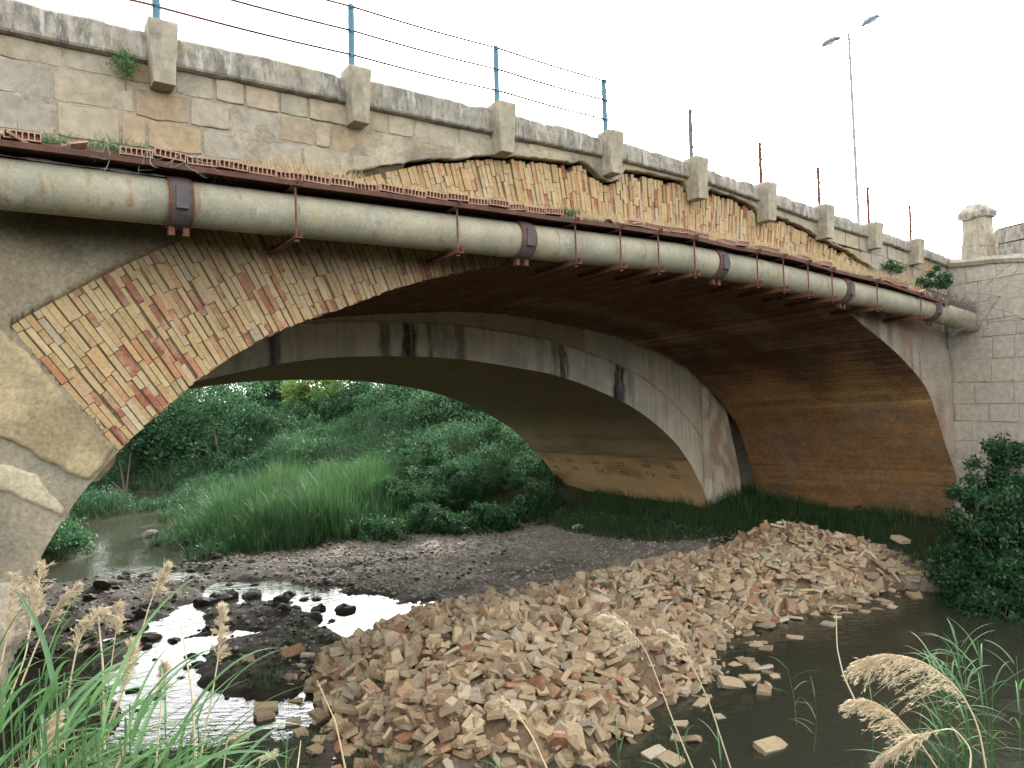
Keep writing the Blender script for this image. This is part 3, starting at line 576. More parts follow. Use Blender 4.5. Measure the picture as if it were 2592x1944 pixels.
# ------------------------------------------------------------------ concrete widening behind the old arch
conc = thing('concrete_bridge', W(1.2, 8.7, 0), 'plain grey concrete arch with dark water stains standing behind the brick arch', 'bridge')
RZ = lambda s: np.interp(s, [-9, -5, -2.5, 0, 1.5, 2.7, 4.2, 5.0, 6.6, 7.4, 8.0, 8.8, 9.7, 10.5], [2.6, 4.6, 5.22, 5.44, 5.47, 5.44, 5.28, 5.17, 4.75, 4.48, 4.2, 3.7, 2.9, 1.9])
base = CN[(CN[:, 1] > -.5)]; base = np.concatenate([base, np.c_[np.linspace(base[-1, 0]+.06, 11.52, 20), np.full(20, -.5)]])
rows = np.linspace(0, 1, 84); zt = np.full(len(base), 6.3); so = np.interp(base[:, 0], [10.2, 10.9, 11.36, 11.45, 11.52], [6.3, 3.55, 1.85, 1.2, -.45]); zt = np.minimum(zt, so)
S = np.repeat(base[:, :1], len(rows), 1); Z = base[:, 1:2]+np.maximum(zt-base[:, 1], .01)[:, None]*rows[None]
Dd = 5.7-.035*sstep(.02, -.02, Z-RZ(S))*(S < 9.9)+(fbm(S*1.5, Z*1.5, 3, 4)-.5)*.02
Dd = np.where((S > 9.95) & (S < 10.25), Dd+.10*np.sin((S-9.95)/.3*np.pi), Dd)          # the joint at the springing
C = np.zeros(S.shape+(3,))+np.array([.64, .595, .51]); n1 = fbm(S*1.3, Z*1.3, 5, 5); n2 = fbm(S*6, Z*3, 9, 4)
C = blend(C, (.52, .49, .43), sstep(.45, .65, n1)); C = blend(C, (.60, .50, .35), sstep(6.5, 9.5, S)*.6); C = blend(C, (.33, .20, .12), sstep(9.3, 10.4, S)*sstep(.4, .6, n2)*.7)
C = blend(C, (.40, .30, .18), sstep(-.02, .02, Z-RZ(S))*(S < 6)*.7)
for sc, w, a_, bott in [(-1.25, .13, .9, 0), (-1.9, .1, .5, 0), (.9, .13, .85, .1), (1.45, .2, 1.0, 0), (1.93, .08, .8, 0), (2.2, .26, .5, 0), (2.62, .13, .65, 0), (4.75, .1, .35, 0), (5.05, .1, .6, 0), (5.32, .14, .95, 0), (7.05, .2, 1.0, 0), (7.45, .13, .55, .2), (6.0, .05, .4, .3), (8.6, .06, .25, .3), (3.9, .04, .3, .5)]:
    wob = (fbm(Z*2.2, sc*7, 0, 3)-.5)*.16; ed = np.abs(S-sc-wob)/(w*(.75+.5*fbm(Z*5, sc*3, 1, 2)))
    mask = sstep(1.1, .6, ed)*sstep(.03, -.06, Z-RZ(S))*a_*(.75+.4*n2)*(1-bott*sstep(.3, 0, Z-base[:, 1:2]))
    mask = mask*sstep(.25, .6, fbm(S*22, Z*1.1, sc, 4)+.12*a_)
    C = blend(C, (.035, .036, .042) if a_ > .55 else (.15, .16, .185), np.clip(mask, 0, 1))
C = blend(C, (.36, .335, .28), sstep(.52, .7, fbm(S*20, Z*.7, 4, 4))*.45); C = blend(C, (.40, .36, .29), sstep(.025, .0, np.abs(((RZ(S)-Z) % .42)-.21))*.3*sstep(.4, .6, n1))
crk = sstep(.02, .0, np.abs(Z-RZ(S)))*sstep(.4, .5, n2)*(S > 2.5); C = blend(C, (.14, .12, .09), crk*.8)
part('arch_face', MB().grid(W(S, Dd, Z), C, flip=True), M_conc, conc, smooth=True)
a = resamp(CN, 260); b = resamp(CF, 260); t = np.linspace(0, 1, 60)
P2 = a[:, None]*(1-t[None, :, None])+b[:, None]*t[None, :, None]; dd = 5.67+6.1*t[None]+0*P2[..., 0]
zz = P2[..., 1]+(fbm(P2[..., 0]*9, dd*.6, 0, 3)-.5)*.012
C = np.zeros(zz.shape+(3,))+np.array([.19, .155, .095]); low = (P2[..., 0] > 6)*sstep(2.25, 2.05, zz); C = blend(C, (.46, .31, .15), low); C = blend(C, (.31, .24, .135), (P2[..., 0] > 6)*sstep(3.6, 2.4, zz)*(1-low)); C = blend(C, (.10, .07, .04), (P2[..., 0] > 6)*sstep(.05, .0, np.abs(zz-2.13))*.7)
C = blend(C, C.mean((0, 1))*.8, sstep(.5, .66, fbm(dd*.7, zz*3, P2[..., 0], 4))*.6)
part('soffit', MB().grid(W(P2[..., 0], dd, zz), C, flip=False), M_conc, conc, smooth=True)
k = NT('pock'); M_pock = k.pbr((.06, .04, .028), 1.)
for t_ in (.12, .27, .43, .6, .78, .93):
    for zc_ in (1.86, 1.6):
        i = np.argmin(np.abs((a*(1-t_)+b*t_)[:, 1]-zc_)+10*((a[:, 0]) < 5)); p = a[i]*(1-t_)+b[i]*t_
        for e in (-1, 1):
            for f in (-1, 1):
                mb = MB()
                u = 5.67+6.1*t_+e*.09+rng.normal(0, .015); w_ = rng.uniform(.04, .08); q = zc_+f*.035+rng.normal(0, .008)
                sx = np.interp(-q, -(a*(1-t_)+b*t_)[130:, 1], (a*(1-t_)+b*t_)[130:, 0])
                mb.box((0, 0, 0), (1, 1, 1), lambda V: W(sx-.012+V[:, 0]*.02, u+(V[:, 1]-.5)*w_*2, q+(V[:, 2]-.5)*.022)); part('pock_mark', mb, M_pock, conc)
mb = MB(); ss = np.linspace(-9, 12.5, 30)
mb.grid(np.stack([W(ss, 5.68, 6.3+0*ss), W(ss, 11.9, 6.3+0*ss)], 1)); mb.grid(np.stack([W(ss, 11.9, 6.3+0*ss), W(ss, 11.9, 7.4+0*ss)], 1))
part('deck_slab', mb, M_soil, conc)
mb = MB(); q = CF[CF[:, 1] > -.4]; mb.grid(np.stack([W(q[:, 0], 11.77, q[:, 1]), W(q[:, 0], 11.77, 6.9+0*q[:, 1])], 1)); part('far_face', mb, M_stone, conc)
mb = MB(); mb.box((0, 0, 0), (1, 1, 1), lambda V: W(10.6+V[:, 0]*4, 6.6+V[:, 1]*5.2, -.5+V[:, 2]*7)); part('abutment', mb, M_stone, conc)
mb = MB(); mb.box((0, 0, 0), (1, 1, 1), lambda V: W(-13+V[:, 0]*4.3, .3+V[:, 1]*11.4, -.5+V[:, 2]*7.2)); part('abutment', mb, M_stone, conc)
mb = MB(); mb.box((0, 0, 0), (1, 1, 1), lambda V: W(12.25+V[:, 0]*3, .2+V[:, 1]*6.6, -.5+V[:, 2]*7)); part('abutment', mb, M_stone, bridge)

# ------------------------------------------------------------------ wing wall at the far end, its pillar
_A = W(11.22, 0, 0)[:2]; _T = W(11.10, -.6, 0)[:2]-_A; _T /= np.linalg.norm(_T); _Q = np.array([-_T[1], _T[0]])
def G(l, o, z):
    l, o, z = np.broadcast_arrays(np.asarray(l, float), np.asarray(o, float), np.asarray(z, float))
    return np.stack([_A[0]+_T[0]*l+_Q[0]*o, _A[1]+_T[1]*l+_Q[1]*o, z], -1)
sgn = 1 if (_Q@np.array([0, 1.])) > 0 else -1          # o>0 : away from the camera
GO = lambda l, o, z: G(l, np.asarray(o)*sgn, z)
wing = thing('wing_wall', GO(2, .3, .5), 'weathered block wing wall standing at the right end of the bridge where the pipe ends', 'wall')
WT = lambda l: np.interp(l, [-.6, .3, .5, 1.0, 1.5, 6], [6.55, 6.42, 6.4, 6.36, 6.3, 5.6])
X, Z = np.meshgrid(np.arange(0, 6.2, .06), np.linspace(0, 1, 100), indexing='ij'); Zz = .2+(WT(X)-.2)*Z
nn = fbm(X*2.5, Zz*2.5, 3, 5); C = np.zeros(X.shape+(3,))+np.array([.44, .395, .32]); C = blend(C, (.34, .32, .285), sstep(.45, .62, nn)); C = blend(C, (.50, .45, .37), sstep(.55, .7, fbm(X*5, Zz*5, 1, 4))*.7)
part('mortar_face', MB().grid(GO(X, -.041+(nn-.5)*.02, Zz), C, flip=(sgn > 0)), M_stonev, wing, smooth=True)
z_ = .6; ri = 0
while z_ < 6.2:
    h = rng.uniform(.34, .5); l = -.05+rng.uniform(-.2, .1) if ri % 2 else .12
    while l < 5.8:
        L = rng.uniform(.42, .8); l0, l1 = l+.009, l+L-.009; l += L
        t1 = min(z_+h-.009, float(WT(l0))-.05)
        if t1-z_ < .12 or l1 < .15: continue
        l0 = max(l0, .03); o = -.053+rng.normal(0, .005); jj = lambda: rng.normal(0, .008)
        mb = MB(); q = np.array([[l0+jj(), z_+.009+jj()], [l1+jj(), z_+.009+jj()], [l1+jj(), t1+jj()], [l0+jj(), t1+jj()]]); cc = q.mean(0); qi = q+(cc-q)*.008
        V = np.concatenate([GO(qi[:, 0], o+rng.normal(0, .002, 4), qi[:, 1]), GO(q[:, 0], o+.003, q[:, 1]), GO(q[:, 0], .1, q[:, 1])]); i4 = np.arange(4); k4 = (i4+1) % 4
        F = np.concatenate([np.array([[0, 1, 2, 3]]), np.stack([i4, i4+4, k4+4, k4], -1), np.stack([i4+4, i4+8, k4+8, k4+4], -1)])
        mb.add(V, F if sgn > 0 else F[:, ::-1]); part('stone', mb, M_wing, wing)
    z_ += h; ri += 1
ls = np.linspace(-.05, 6, 50); P = np.stack([GO(ls, .1, WT(ls)-.16), GO(ls, -.10, WT(ls)-.14+(fbm(ls*5, 1)-.5)*.04), GO(ls, -.13, WT(ls)-.06), GO(ls, -.05, WT(ls)+.02+(fbm(ls*4, 7)-.5)*.05), GO(ls, .7, WT(ls)+.1)], 1)
part('cornice', MB().grid(P, flip=(sgn > 0)), M_corb, wing)
pil = thing('stone_pillar', GO(.7, .2, 6.4), 'square stone pillar with rounded cap at the far right end of the parapet', 'pillar')
def blockring(lv, n, mat, name, parent, jit=.008):
    mb = MB(); rows_ = []
    for z_, l0, l1, o0, o1 in lv:
        c_ = np.array([(l0, o0), (l1, o0), (l1, o1), (l0, o1)]); q = []
        for a_, b_ in zip(c_, np.roll(c_, -1, 0)): q += [a_+(b_-a_)*f for f in (0.06, .35, .65, .94)]
        q = np.array(q); q += rng.normal(0, jit, q.shape); rows_.append(GO(q[:, 0], q[:, 1], z_+rng.normal(0, jit, len(q))))
    P = np.stack(rows_); P = np.concatenate([P, P[:, :1]], 1); mb.grid(P, flip=(sgn > 0)); mb.add(P[-1, :-1], np.arange(16)[None] if sgn > 0 else np.arange(16)[::-1][None])
    part(name, mb, mat, parent)
blockring([(6.3, .36, .93, -.05, .35), (6.6, .38, .90, -.04, .35), (6.62, .38, .90, -.04, .35), (6.9, .41, .86, -.03, .34), (7.23, .42, .84, -.03, .33)], 0, M_corb, 'shaft', pil)
blockring([(7.21, .40, .86, -.06, .36), (7.24, .35, .89, -.08, .4), (7.33, .345, .895, -.08, .4), (7.41, .38, .85, -.04, .35), (7.49, .46, .77, .02, .28), (7.525, .54, .70, .08, .22)], 0, M_cope, 'cap', pil)
uw = thing('boundary_wall', GO(3, .5, 6.2), 'dark grey lichened wall rising to the right of the stone pillar', 'wall')
z_ = 6.0
while z_ < 6.9:
    l = 1.02+rng.uniform(0, .2)
    l = 1.0
    while l < 5:
        L = rng.uniform(.4, .7); mb = MB(); o = .12+rng.normal(0, .012); a_, b_, c_, d_ = l+.008, l+L-.008, z_+.008, min(z_+.3, 6.93)-.008
        mb.box((0, 0, 0), (1, 1, 1), lambda V: GO(a_+V[:, 0]*(b_-a_), o+V[:, 1]*.4, c_+V[:, 2]*(d_-c_)+.02*rng.normal(0, .4, len(V)))); part('stone', mb, M_cope, uw); l += L
    z_ += .3

# ------------------------------------------------------------------ steel ledge with hollow bricks
ledge = thing('steel_ledge', W(2, -.4, 6), 'rusty steel ledge along the bridge face carrying hollow bricks above the pipe', 'ledge')
ss = np.linspace(-8, 9.6, 90); z_ = LEDZ(ss)+(fbm(ss*.9, 2, 0, 2)-.5)*.02
def sweep(prof, mat, name, parent, ss=ss, z_=z_, **kw):
    P = np.stack([W(ss, d, z_+dz) for d, dz in prof+prof[:1]], 1); return part(name, MB().grid(P, flip=True), mat, parent, **kw)
sweep([(-.80, 0), (-.80, -.05), (-.785, -.05), (-.785, -.012), (-.70, -.012), (-.70, .0)], M_rustd, 'angle_beam', ledge)
sweep([(-.46, 0), (-.46, -.11), (-.45, -.11), (-.45, 0)], M_rustd, 'beam', ledge)
sweep([(-.70, -.0), (-.70, -.02), (.02, -.02), (.02, -.0)], M_rustd, 'shelf', ledge)
# the hollow brick: open cells at its face
def hollow(n=6):
    w, h, dp = .25, .07, .05; t = .009; mb = MB(); mb.box((-w/2, 0, 0), (w/2, .2, t)); mb.box((-w/2, 0, h-t), (w/2, .2, h)); mb.box((-w/2, dp, t), (w/2, .2, h-t))
    for q in range(n+1): x = -w/2+t/2+(w-t)*q/n; mb.box((x-t/2, 0, t), (x+t/2, dp, h-t))
    return mb.mesh('hollow_brick', M_tile)
hb = hollow(); s_ = -6.4
while s_ < 8.6:
    skip = (-5.0 < s_ < -4.55) or (.35 < s_ < 1.5 and rng.random() < .8) or (s_ > 3 and rng.random() < .5) or rng.random() < .06
    if not skip:
        z0 = float(np.interp(s_, ss, z_)); sl = float(np.interp(s_+.1, ss, z_))-z0; an = math.atan2(sl, .1)+rng.normal(0, .045)
        M = Matrix.Translation(Vector(W(s_, -.795+rng.normal(0, .02), z0+.006+abs(rng.normal(0, .008))))) @ BM @ Matrix.Rotation(-an, 4, 'Y') @ Matrix.Rotation(rng.normal(0, .02), 4, 'Z')
        put('hollow_brick', hb, ledge, mat4=M)
    s_ += .256+rng.uniform(0, .012)
for q in range(26):           # broken shards of tile on the ledge
    s_ = rng.choice([rng.uniform(.3, 1.6), rng.uniform(3, 8.8), rng.uniform(-5.2, -4.4)]); mb = MB(); a_ = rng.uniform(-.5, .5)
    mb.box((-.09, -.06, -.01), (.09, .06, .012)); M = Matrix.Translation(Vector(W(s_, -.72+rng.uniform(-.06, .15), float(np.interp(s_, ss, z_))+.05))) @ BM @ Matrix.Rotation(a_, 4, 'Z') @ Matrix.Rotation(rng.uniform(-.4, .4), 4, 'Y') @ Matrix.Rotation(rng.uniform(-.5, .5), 4, 'X') @ Matrix.Scale(rng.uniform(.5, 1.1), 4)
    put('tile_shard', mb.mesh('tile_shard', M_tile), ledge, mat4=M)
P = np.stack([W(ss, -.70, z_+.05+(fbm(ss*6, 3, 0, 3)-.5)*.06), W(ss, -.55, z_+.10+(fbm(ss*5, 8, 0, 3)-.5)*.08), W(ss, -.3, z_+.15+(fbm(ss*4, 5, 0, 3)-.5)*.1), W(ss, .05, z_+.2)], 1)
P2 = np.stack([W(ss, -.72, z_+.0), *P.transpose(1, 0, 2)], 1)
soil = part('soil_strip', MB().grid(P2, flip=True), M_soil, ledge, smooth=True)

# ------------------------------------------------------------------ concrete pipe
pipe = thing('service_pipe', W(2, -.55, 5.5), 'long grey cement pipe hung along the bridge face below the rusty ledge', 'pipe')
joints = [-8.5, -3.94, -.2, 3.21, 6.36, 9.28, 11.6]
def ax(s): return W(s, -.55, PIPZ(s))
for q, (a_, b_) in enumerate(zip(joints[:-1], joints[1:])):
    s1 = np.linspace(a_+.012, b_-.012, 30); P = ax(s1)
    mb = MB().tube(P, .205, 32); V = np.concatenate(mb.v); part('pipe_section', mb, M_pipe, pipe, smooth=True)
for q, s_ in enumerate(joints[1:-1]):
    T = ax(s_+.05)-ax(s_-.05); T /= np.linalg.norm(T); c0 = ax(s_); mb = MB()
    prf = [(-.085, .2), (-.085, .222), (-.055, .232), (.055, .232), (.085, .222), (.085, .2)]
    mb.tube(np.array([c0+T*l for l, r in prf]), [r for l, r in prf], 28, False); cl = part('clamp', mb, M_steel, pipe)
    for e in (-1, 1):
        mb = MB(); mb.tube(np.array([c0+T*(e*.088-.012), c0+T*(e*.088+.012)]), .226, 24, True); part('rusty_ring', mb, M_rust, cl)
        mb = MB(); cc = c0+T*(e*.06); mb.box((0, 0, 0), (1, 1, 1), lambda V: cc+T*(V[:, :1]-.5)*.05+np.array([*_N, 0])*(V[:, 1:2]*.07-.05)+np.array([0, 0, 1.])*(V[:, 2:]*.11-.30)); part('lug', mb, M_rust, cl)
    mb = MB(); mb.box((0, 0, 0), (1, 1, 1), lambda V: c0+T*(V[:, :1]-.5)*.10+np.array([*_N, 0])*(V[:, 1:2]*.03-.245)+np.array([0, 0, 1.])*(V[:, 2:]*.2-.1)); part('clamp_plate', mb, M_steel, cl)
# rags of cement and crust lying on the pipe near the left
mb = MB(); s1 = np.linspace(-6.5, -4.05, 60); w = .03+.07*fbm(s1*5, 2, 0, 3); zt = PIPZ(s1)
mb.grid(np.stack([W(s1, -.60-w, zt+.188), W(s1, -.6, zt+.205+.03*fbm(s1*8, 1, 0, 2)), W(s1, -.5, zt+.215+.03*fbm(s1*8, 5, 0, 2)), W(s1, -.42, zt+.17)], 1), flip=True)
k = NT('mortar_crust'); part('mortar_crust', mb, k.pbr(k.mix(k.noise(20, 5, .7), (.4, .38, .34), (.55, .53, .48)), .95, k.bump(k.noise(40, 5, .7), .6, .01)), pipe)

# ------------------------------------------------------------------ hangers
ORD = ['first', 'second', 'third', 'fourth', 'fifth', 'sixth', 'seventh', 'eighth', 'ninth', 'tenth', 'eleventh', 'twelfth', 'thirteenth']
hs_ = [-2.95, -1.19, .45, 1.18, 1.85, 2.54, 3.88, 4.5, 5.12, 5.76, 7.08, 8.53]
def angle_iron(mb, s, z, d0, d1, w=.055, up=1):
    mb.box((0, 0, 0), (1, 1, 1), lambda V: W(s+(V[:, 0]-.5)*w*1.2, d0+V[:, 1]*(d1-d0), z+V[:, 2]*.008))
    mb.box((0, 0, 0), (1, 1, 1), lambda V: W(s+w*.6-V[:, 0]*.008, d0+.001+V[:, 1]*(d1-d0-.002), z+.006+V[:, 2]*(w*1.2)*up))
for q, s_ in enumerate(hs_):
    zb_ = PIPZ(s_)-.205-.075; zt = float(LEDZ(s_))-.045
    h = thing('pipe_hanger', W(s_, -.8, zb_), f'rusty hanger rod and bracket under the pipe, {ORD[q]} of twelve counting from the left', 'pipe hanger', 'rusty hangers carrying the pipe')
    part('rod', MB().tube(W(np.full(2, s_), np.full(2, -.80), np.array([zb_-.03, zt+.03])), .011, 8), M_rust, h)
    mb = MB(); angle_iron(mb, s_, zb_, -.86, .10, .06); part('bottom_bracket', mb, M_rust, h)
    mb = MB(); angle_iron(mb, s_, zt-.02, -.86, -.1, .06); part('top_bracket', mb, M_rust, h)
    part('nut', MB().tube(W(np.full(2, s_), np.full(2, -.80), np.array([zb_-.028, zb_-.004])), .022, 6), M_steel, h)

# ------------------------------------------------------------------ railing
rail = thing('railing', W(1, -.08, 7.4), 'wire railing with blue posts along the top of the parapet', 'railing')
psn = cs[1:]
for q, s_ in enumerate(psn):
    z0 = float(COPT(s_))-.1; z1 = float(COPT(s_))+(.81 if q else .86); z1 -= .06*(q > 4)
    r = [.037, .037, .036, .036, .034, .03, .028, .028, .026][q]; lean = rng.normal(0, .008)
    P = W(s_-.02+np.linspace(0, lean, 6), np.full(6, -.10), np.linspace(z0, z1, 6))
    p_ = part('post', MB().tube(P, r*np.array([1, 1, 1, 1, 1, .9]), 10), M_blue if q < 4 else (M_bluer if q == 4 else M_rust), rail)
    for f in (.96, .63, .3):
        zc_ = z0+.1+(z1-z0-.1)*f; part('eyelet', MB().tube(W(s_-.02+np.linspace(-.02, .02, 2), np.full(2, -.10-r*.6), np.full(2, zc_)), r*.75, 8), M_blue if q < 4 else M_rust, p_)
fs = (.96, .63, .3)
for f in fs:
    s0, s1 = [-7.6]+psn[:4], psn[:5]
    for q, (a_, b_) in enumerate(zip(s0[:], s1)):
        if q > 3: continue
        x = np.linspace(a_, b_, 12); z1 = COPT(x)+.81*f+.02*(q == 0)*f-.015*np.sin(np.linspace(0, np.pi, 12))
        part('wire', MB().tube(W(x, np.full(12, -.13), z1), .0115 if q < 3 else .013, 6), M_rust, rail)

# ------------------------------------------------------------------ street lamp beyond the bridge
LY = 26
pb, pt = at(1857, 478, LY), at(1837, 72, LY); pb[2] = 5.6; pt[0] = pb[0]-.1
lamp = thing('street_lamp', pb, 'tall thin street lamp with two blue-grey heads rising beyond the parapet', 'street lamp')
part('pole', MB().tube(np.linspace(pb, pt, 10), np.linspace(.07, .05, 10), 10), M_pole, lamp)
for e, (hx, hy) in ((-1, (1795, 90)), (1, (1880, 45))):
    pc = at(hx, hy, LY-(.15*e)); dv = pc-pt; dv /= np.linalg.norm(dv); sd_ = np.cross(dv, [0, 0, 1.]); sd_ /= np.linalg.norm(sd_); un = np.cross(sd_, dv)
    part('arm', MB().tube(np.array([pt, pt+dv*np.linalg.norm(pc-pt)*.5+[0, 0, .02], pc-dv*.25]), .032, 8), M_pole, lamp)
    rows_ = []
    for t_, w, hh, dz in [(-.34, .03, .03, .0), (-.30, .07, .06, .01), (-.2, .14, .12, .02), (0, .16, .14, .03), (.2, .14, .11, .025), (.3, .09, .07, .015), (.35, .02, .02, .01)]:
        an = np.linspace(0, np.pi, 9); rows_.append(np.concatenate([pc+dv*t_+sd_*(np.cos(an)*w)[:, None]+un*(np.sin(an)*hh+dz-.02)[:, None], pc+dv*t_+sd_*np.array([[-w*.9]])+un*(dz-.05), pc+dv*t_+sd_*np.array([[w*.9]])+un*(dz-.05)]))
    P = np.stack(rows_); P = np.concatenate([P, P[:, :1]], 1); hd = part('lamp_head', MB().grid(P), M_lampb, lamp, smooth=False)
    mb = MB(); an = np.linspace(0, 2*np.pi, 13)[:-1]; ring_ = lambda f, dz: pc+dv*.06+dv*(np.cos(an)*.22*f)[:, None]+sd_*(np.sin(an)*.115*f)[:, None]+un*dz
    P = np.stack([ring_(1, -.045), ring_(.9, -.075), ring_(.5, -.095), ring_(.05, -.1)]); P = np.concatenate([P, P[:, :1]], 1); mb.grid(P); part('lens', mb, M_lens, hd, smooth=True)

# ------------------------------------------------------------------ heap of fallen bricks
def frag(seed):
    r = np.random.default_rng(seed); L, Wd, T = r.choice([.28, .22, .17, .12], p=[.22, .33, .3, .15]), r.uniform(.12, .17), r.uniform(.038, .055)
    c = [(-L/2, -Wd/2), (L/2, -Wd/2), (L/2, Wd/2), (-L/2, Wd/2)]
    pol = []
    for q, p in enumerate(c):
        if q in (1, 2) and r.random() < .55: nx = c[(q+1) % 4]; pv = c[q-1]; k1, k2 = r.uniform(.1, .5, 2); pol += [tuple(np.array(p)+(np.array(pv)-p)*k1*.6), tuple(np.array(p)+(np.array(nx)-p)*k2*.6)]
        else: pol.append(p)
    p = np.array(pol)+r.normal(0, .004, (len(pol), 2)); n = len(p); ce = p.mean(0); pi = p+(ce-p)*.025; e = .003
    V = np.concatenate([np.c_[pi, np.full(n, T/2)+r.normal(0, .0025, n)], np.c_[p, np.full(n, T/2-e)], np.c_[p+r.normal(0, .003, (n, 2)), np.full(n, -T/2+e)], np.c_[pi, np.full(n, -T/2)]])
    i = np.arange(n); k_ = (i+1) % n; mb = MB(); mb.add(V, np.concatenate([np.stack([i+n*(q+1), k_+n*(q+1), k_+n*q, i+n*q], -1) for q in range(3)]))
    mb.f[n] = mb.f.get(n, [])+[i[None], (i[::-1]+3*n)[None]]; return mb
fv = [frag(300+q) for q in range(22)]; fme = [f.mesh('broken_brick', M_pile) for f in fv]
def rand_rot(yaw, tilt, az):
    return (Matrix.Rotation(az, 3, 'Z') @ Matrix.Rotation(tilt, 3, 'X') @ Matrix.Rotation(-az, 3, 'Z') @ Matrix.Rotation(yaw, 3, 'Z'))
N = 8200; X = rng.uniform(-3.4, 8.1, N); Y = rng.uniform(7.2, 17.2, N); sd = poly_sd(PILE, X, Y)+(fbm(X*1.3, Y*1.3, 2, 2)-.5)*.5
keep = (sd > 0) | ((sd > -.45) & (rng.random(N) < .16)); X, Y, sd = X[keep], Y[keep], sd[keep]
Zp = gz(X, Y)+np.where(sd > 0, rng.uniform(.0, .11, len(X)), .015)
tilt = np.abs(rng.normal(0, .8, len(X)))*np.where(sd > 0, 1, .3); yaw = rng.uniform(0, 6.28, len(X)); az = rng.uniform(0, 6.28, len(X)); sc = rng.uniform(.7, 1.25, len(X)); vi = rng.integers(0, 22, len(X))
Zp = np.where(sd < 0, np.maximum(Zp, -.05+rng.uniform(0, .06, len(X))), Zp)
px, py, pY = project(np.stack([X, Y, Zp], -1)); gvis = (Zp > .03) & (py < 1650) & (px > 0) & (px < 2212) & (Zp > gz(X, Y)+.02)
order = np.argsort(np.where(gvis, pY, 99)); single = set(order[:286].tolist()); mb = MB()
for q in range(len(X)):
    Rm = rand_rot(yaw[q], tilt[q], az[q])
    if q in single:
        M = Matrix.Translation((X[q], Y[q], Zp[q])) @ Rm.to_4x4() @ Matrix.Scale(sc[q], 4)
        put('broken_brick', fme[vi[q]], None, None, ('broken brick at the front foot of the heap, lower left beside the mud' if px[q] < 950 else 'broken brick at the front foot of the heap, near the reeds at the bottom' if px[q] < 1250 else 'broken brick at the front right foot of the heap beside the dark pool') if py[q] > 1530 else ('broken brick low on the left slope of the heap facing the stream' if px[q] < 1050 else 'broken brick on the middle front slope of the heap' if px[q] < 1350 else 'broken brick on the right flank of the heap beside the dark pool'), 'brick', 'bricks fallen in a heap under the arch', M)
    else:
        Vb = (np.concatenate(fv[vi[q]].v)*sc[q])@np.array(Rm).T+[X[q], Y[q], Zp[q]]; mb.add(Vb, [np.concatenate(f) for f in fv[vi[q]].f.values()])
N = 5000; X = rng.uniform(-3.2, 8, N); Y = rng.uniform(7.3, 17.2, N); keep = poly_sd(PILE, X, Y) > -.2; X, Y = X[keep], Y[keep]
for x, y in zip(X, Y):          # crumbs between the bricks
    v = rng.integers(0, 22); Rm = np.array(rand_rot(rng.uniform(0, 6), rng.uniform(0, 1.2), rng.uniform(0, 6)))
    mb.add((np.concatenate(fv[v].v)*rng.uniform(.22, .5))@Rm.T+[x, y, float(gz(x, y))+.02], [np.concatenate(f) for f in fv[v].f.values()])
o = put('brick_rubble', mb.mesh('brick_rubble', M_pile), kind='stuff'); o['label'] = 'rest of the heap of broken tan bricks behind the front rows'; o['category'] = 'rubble'; o['group'] = 'bricks fallen in a heap under the arch'
for (x, y, z, lab, v, yw, tl, s_) in [(1665, 1612, .02, 'pale brick lying alone in dark water at the bottom right', 3, .5, .3, 1.3), (1650, 1492, .02, 'broken brick standing alone in the water right of the heap', 8, 1.2, .2, 1.2), (1580, 1475, .05, 'large square brick at the right foot of the heap beside the water', 11, .2, .5, 1.2), (536, 1425, .08, 'single tan brick lying on the dark mud left of the heap', 5, 2.0, .25, 1.2), (632, 1408, .1, 'upright tan brick at the far left tip of the heap', 6, .9, .6, 1.3), (575, 1527, .04, 'nearer of two tan bricks lying flat beside the bright pool', 9, .3, .15, 1.3), (570, 1545, .03, 'farther of two tan bricks lying flat beside the bright pool', 2, .6, .15, 1.3), (690, 1545, .05, 'orange brick slanting in the mud below the left end of the heap', 14, 1.0, .35, 1.25), (1975, 1287, .03, 'tan brick lying alone in the water off the right end of the heap', 4, .2, .3, 1.2), (1945, 1165, .9, 'pale block lying in the grass behind the right end of the heap', 7, .4, .3, 1.5)]:
    p = at(x, y, 5); r = p-[0, 0, CAMZ]; t = (z-CAMZ)/r[2]; p = r*t+[0, 0, CAMZ]
    put('broken_brick', fme[v], None, None, lab, 'brick', None, Matrix.Translation(Vector((p[0], p[1], z))) @ rand_rot(yw, tl, .7).to_4x4() @ Matrix.Scale(s_, 4))

# ------------------------------------------------------------------ stones and gravel in the stream bed
def rock(seed, n=2, flat=.55):
    r = np.random.default_rng(seed); import bmesh
    bm = bmesh.new(); bmesh.ops.create_icosphere(bm, subdivisions=n, radius=.5); V = np.array([v.co for v in bm.verts]); F = np.array([[v.index for v in f.verts] for f in bm.faces]); bm.free()
    k_ = .45+1.1*fbm(V[:, 0]*3.6+seed, V[:, 1]*3.6, V[:, 2]*3.6, 3)[:, None]; V = V*k_*[1, r.uniform(.6, .95), flat]
    return MB().add(V, F)
rk = [rock(q, 2) for q in range(10)]; rme = [r.mesh('stream_stone', M_rock) for r in rk]; k = NT('pale_rock'); rpale = rock(20, 2).mesh('stream_stone', k.pbr(k.mix(k.noise(8, 5, .7), (.10, .09, .075), (.2, .185, .155)), .9))
def onground(x, y, z=.02):
    r = at(x, y, 5)-[0, 0, CAMZ]; return r*((z-CAMZ)/r[2])+[0, 0, CAMZ]
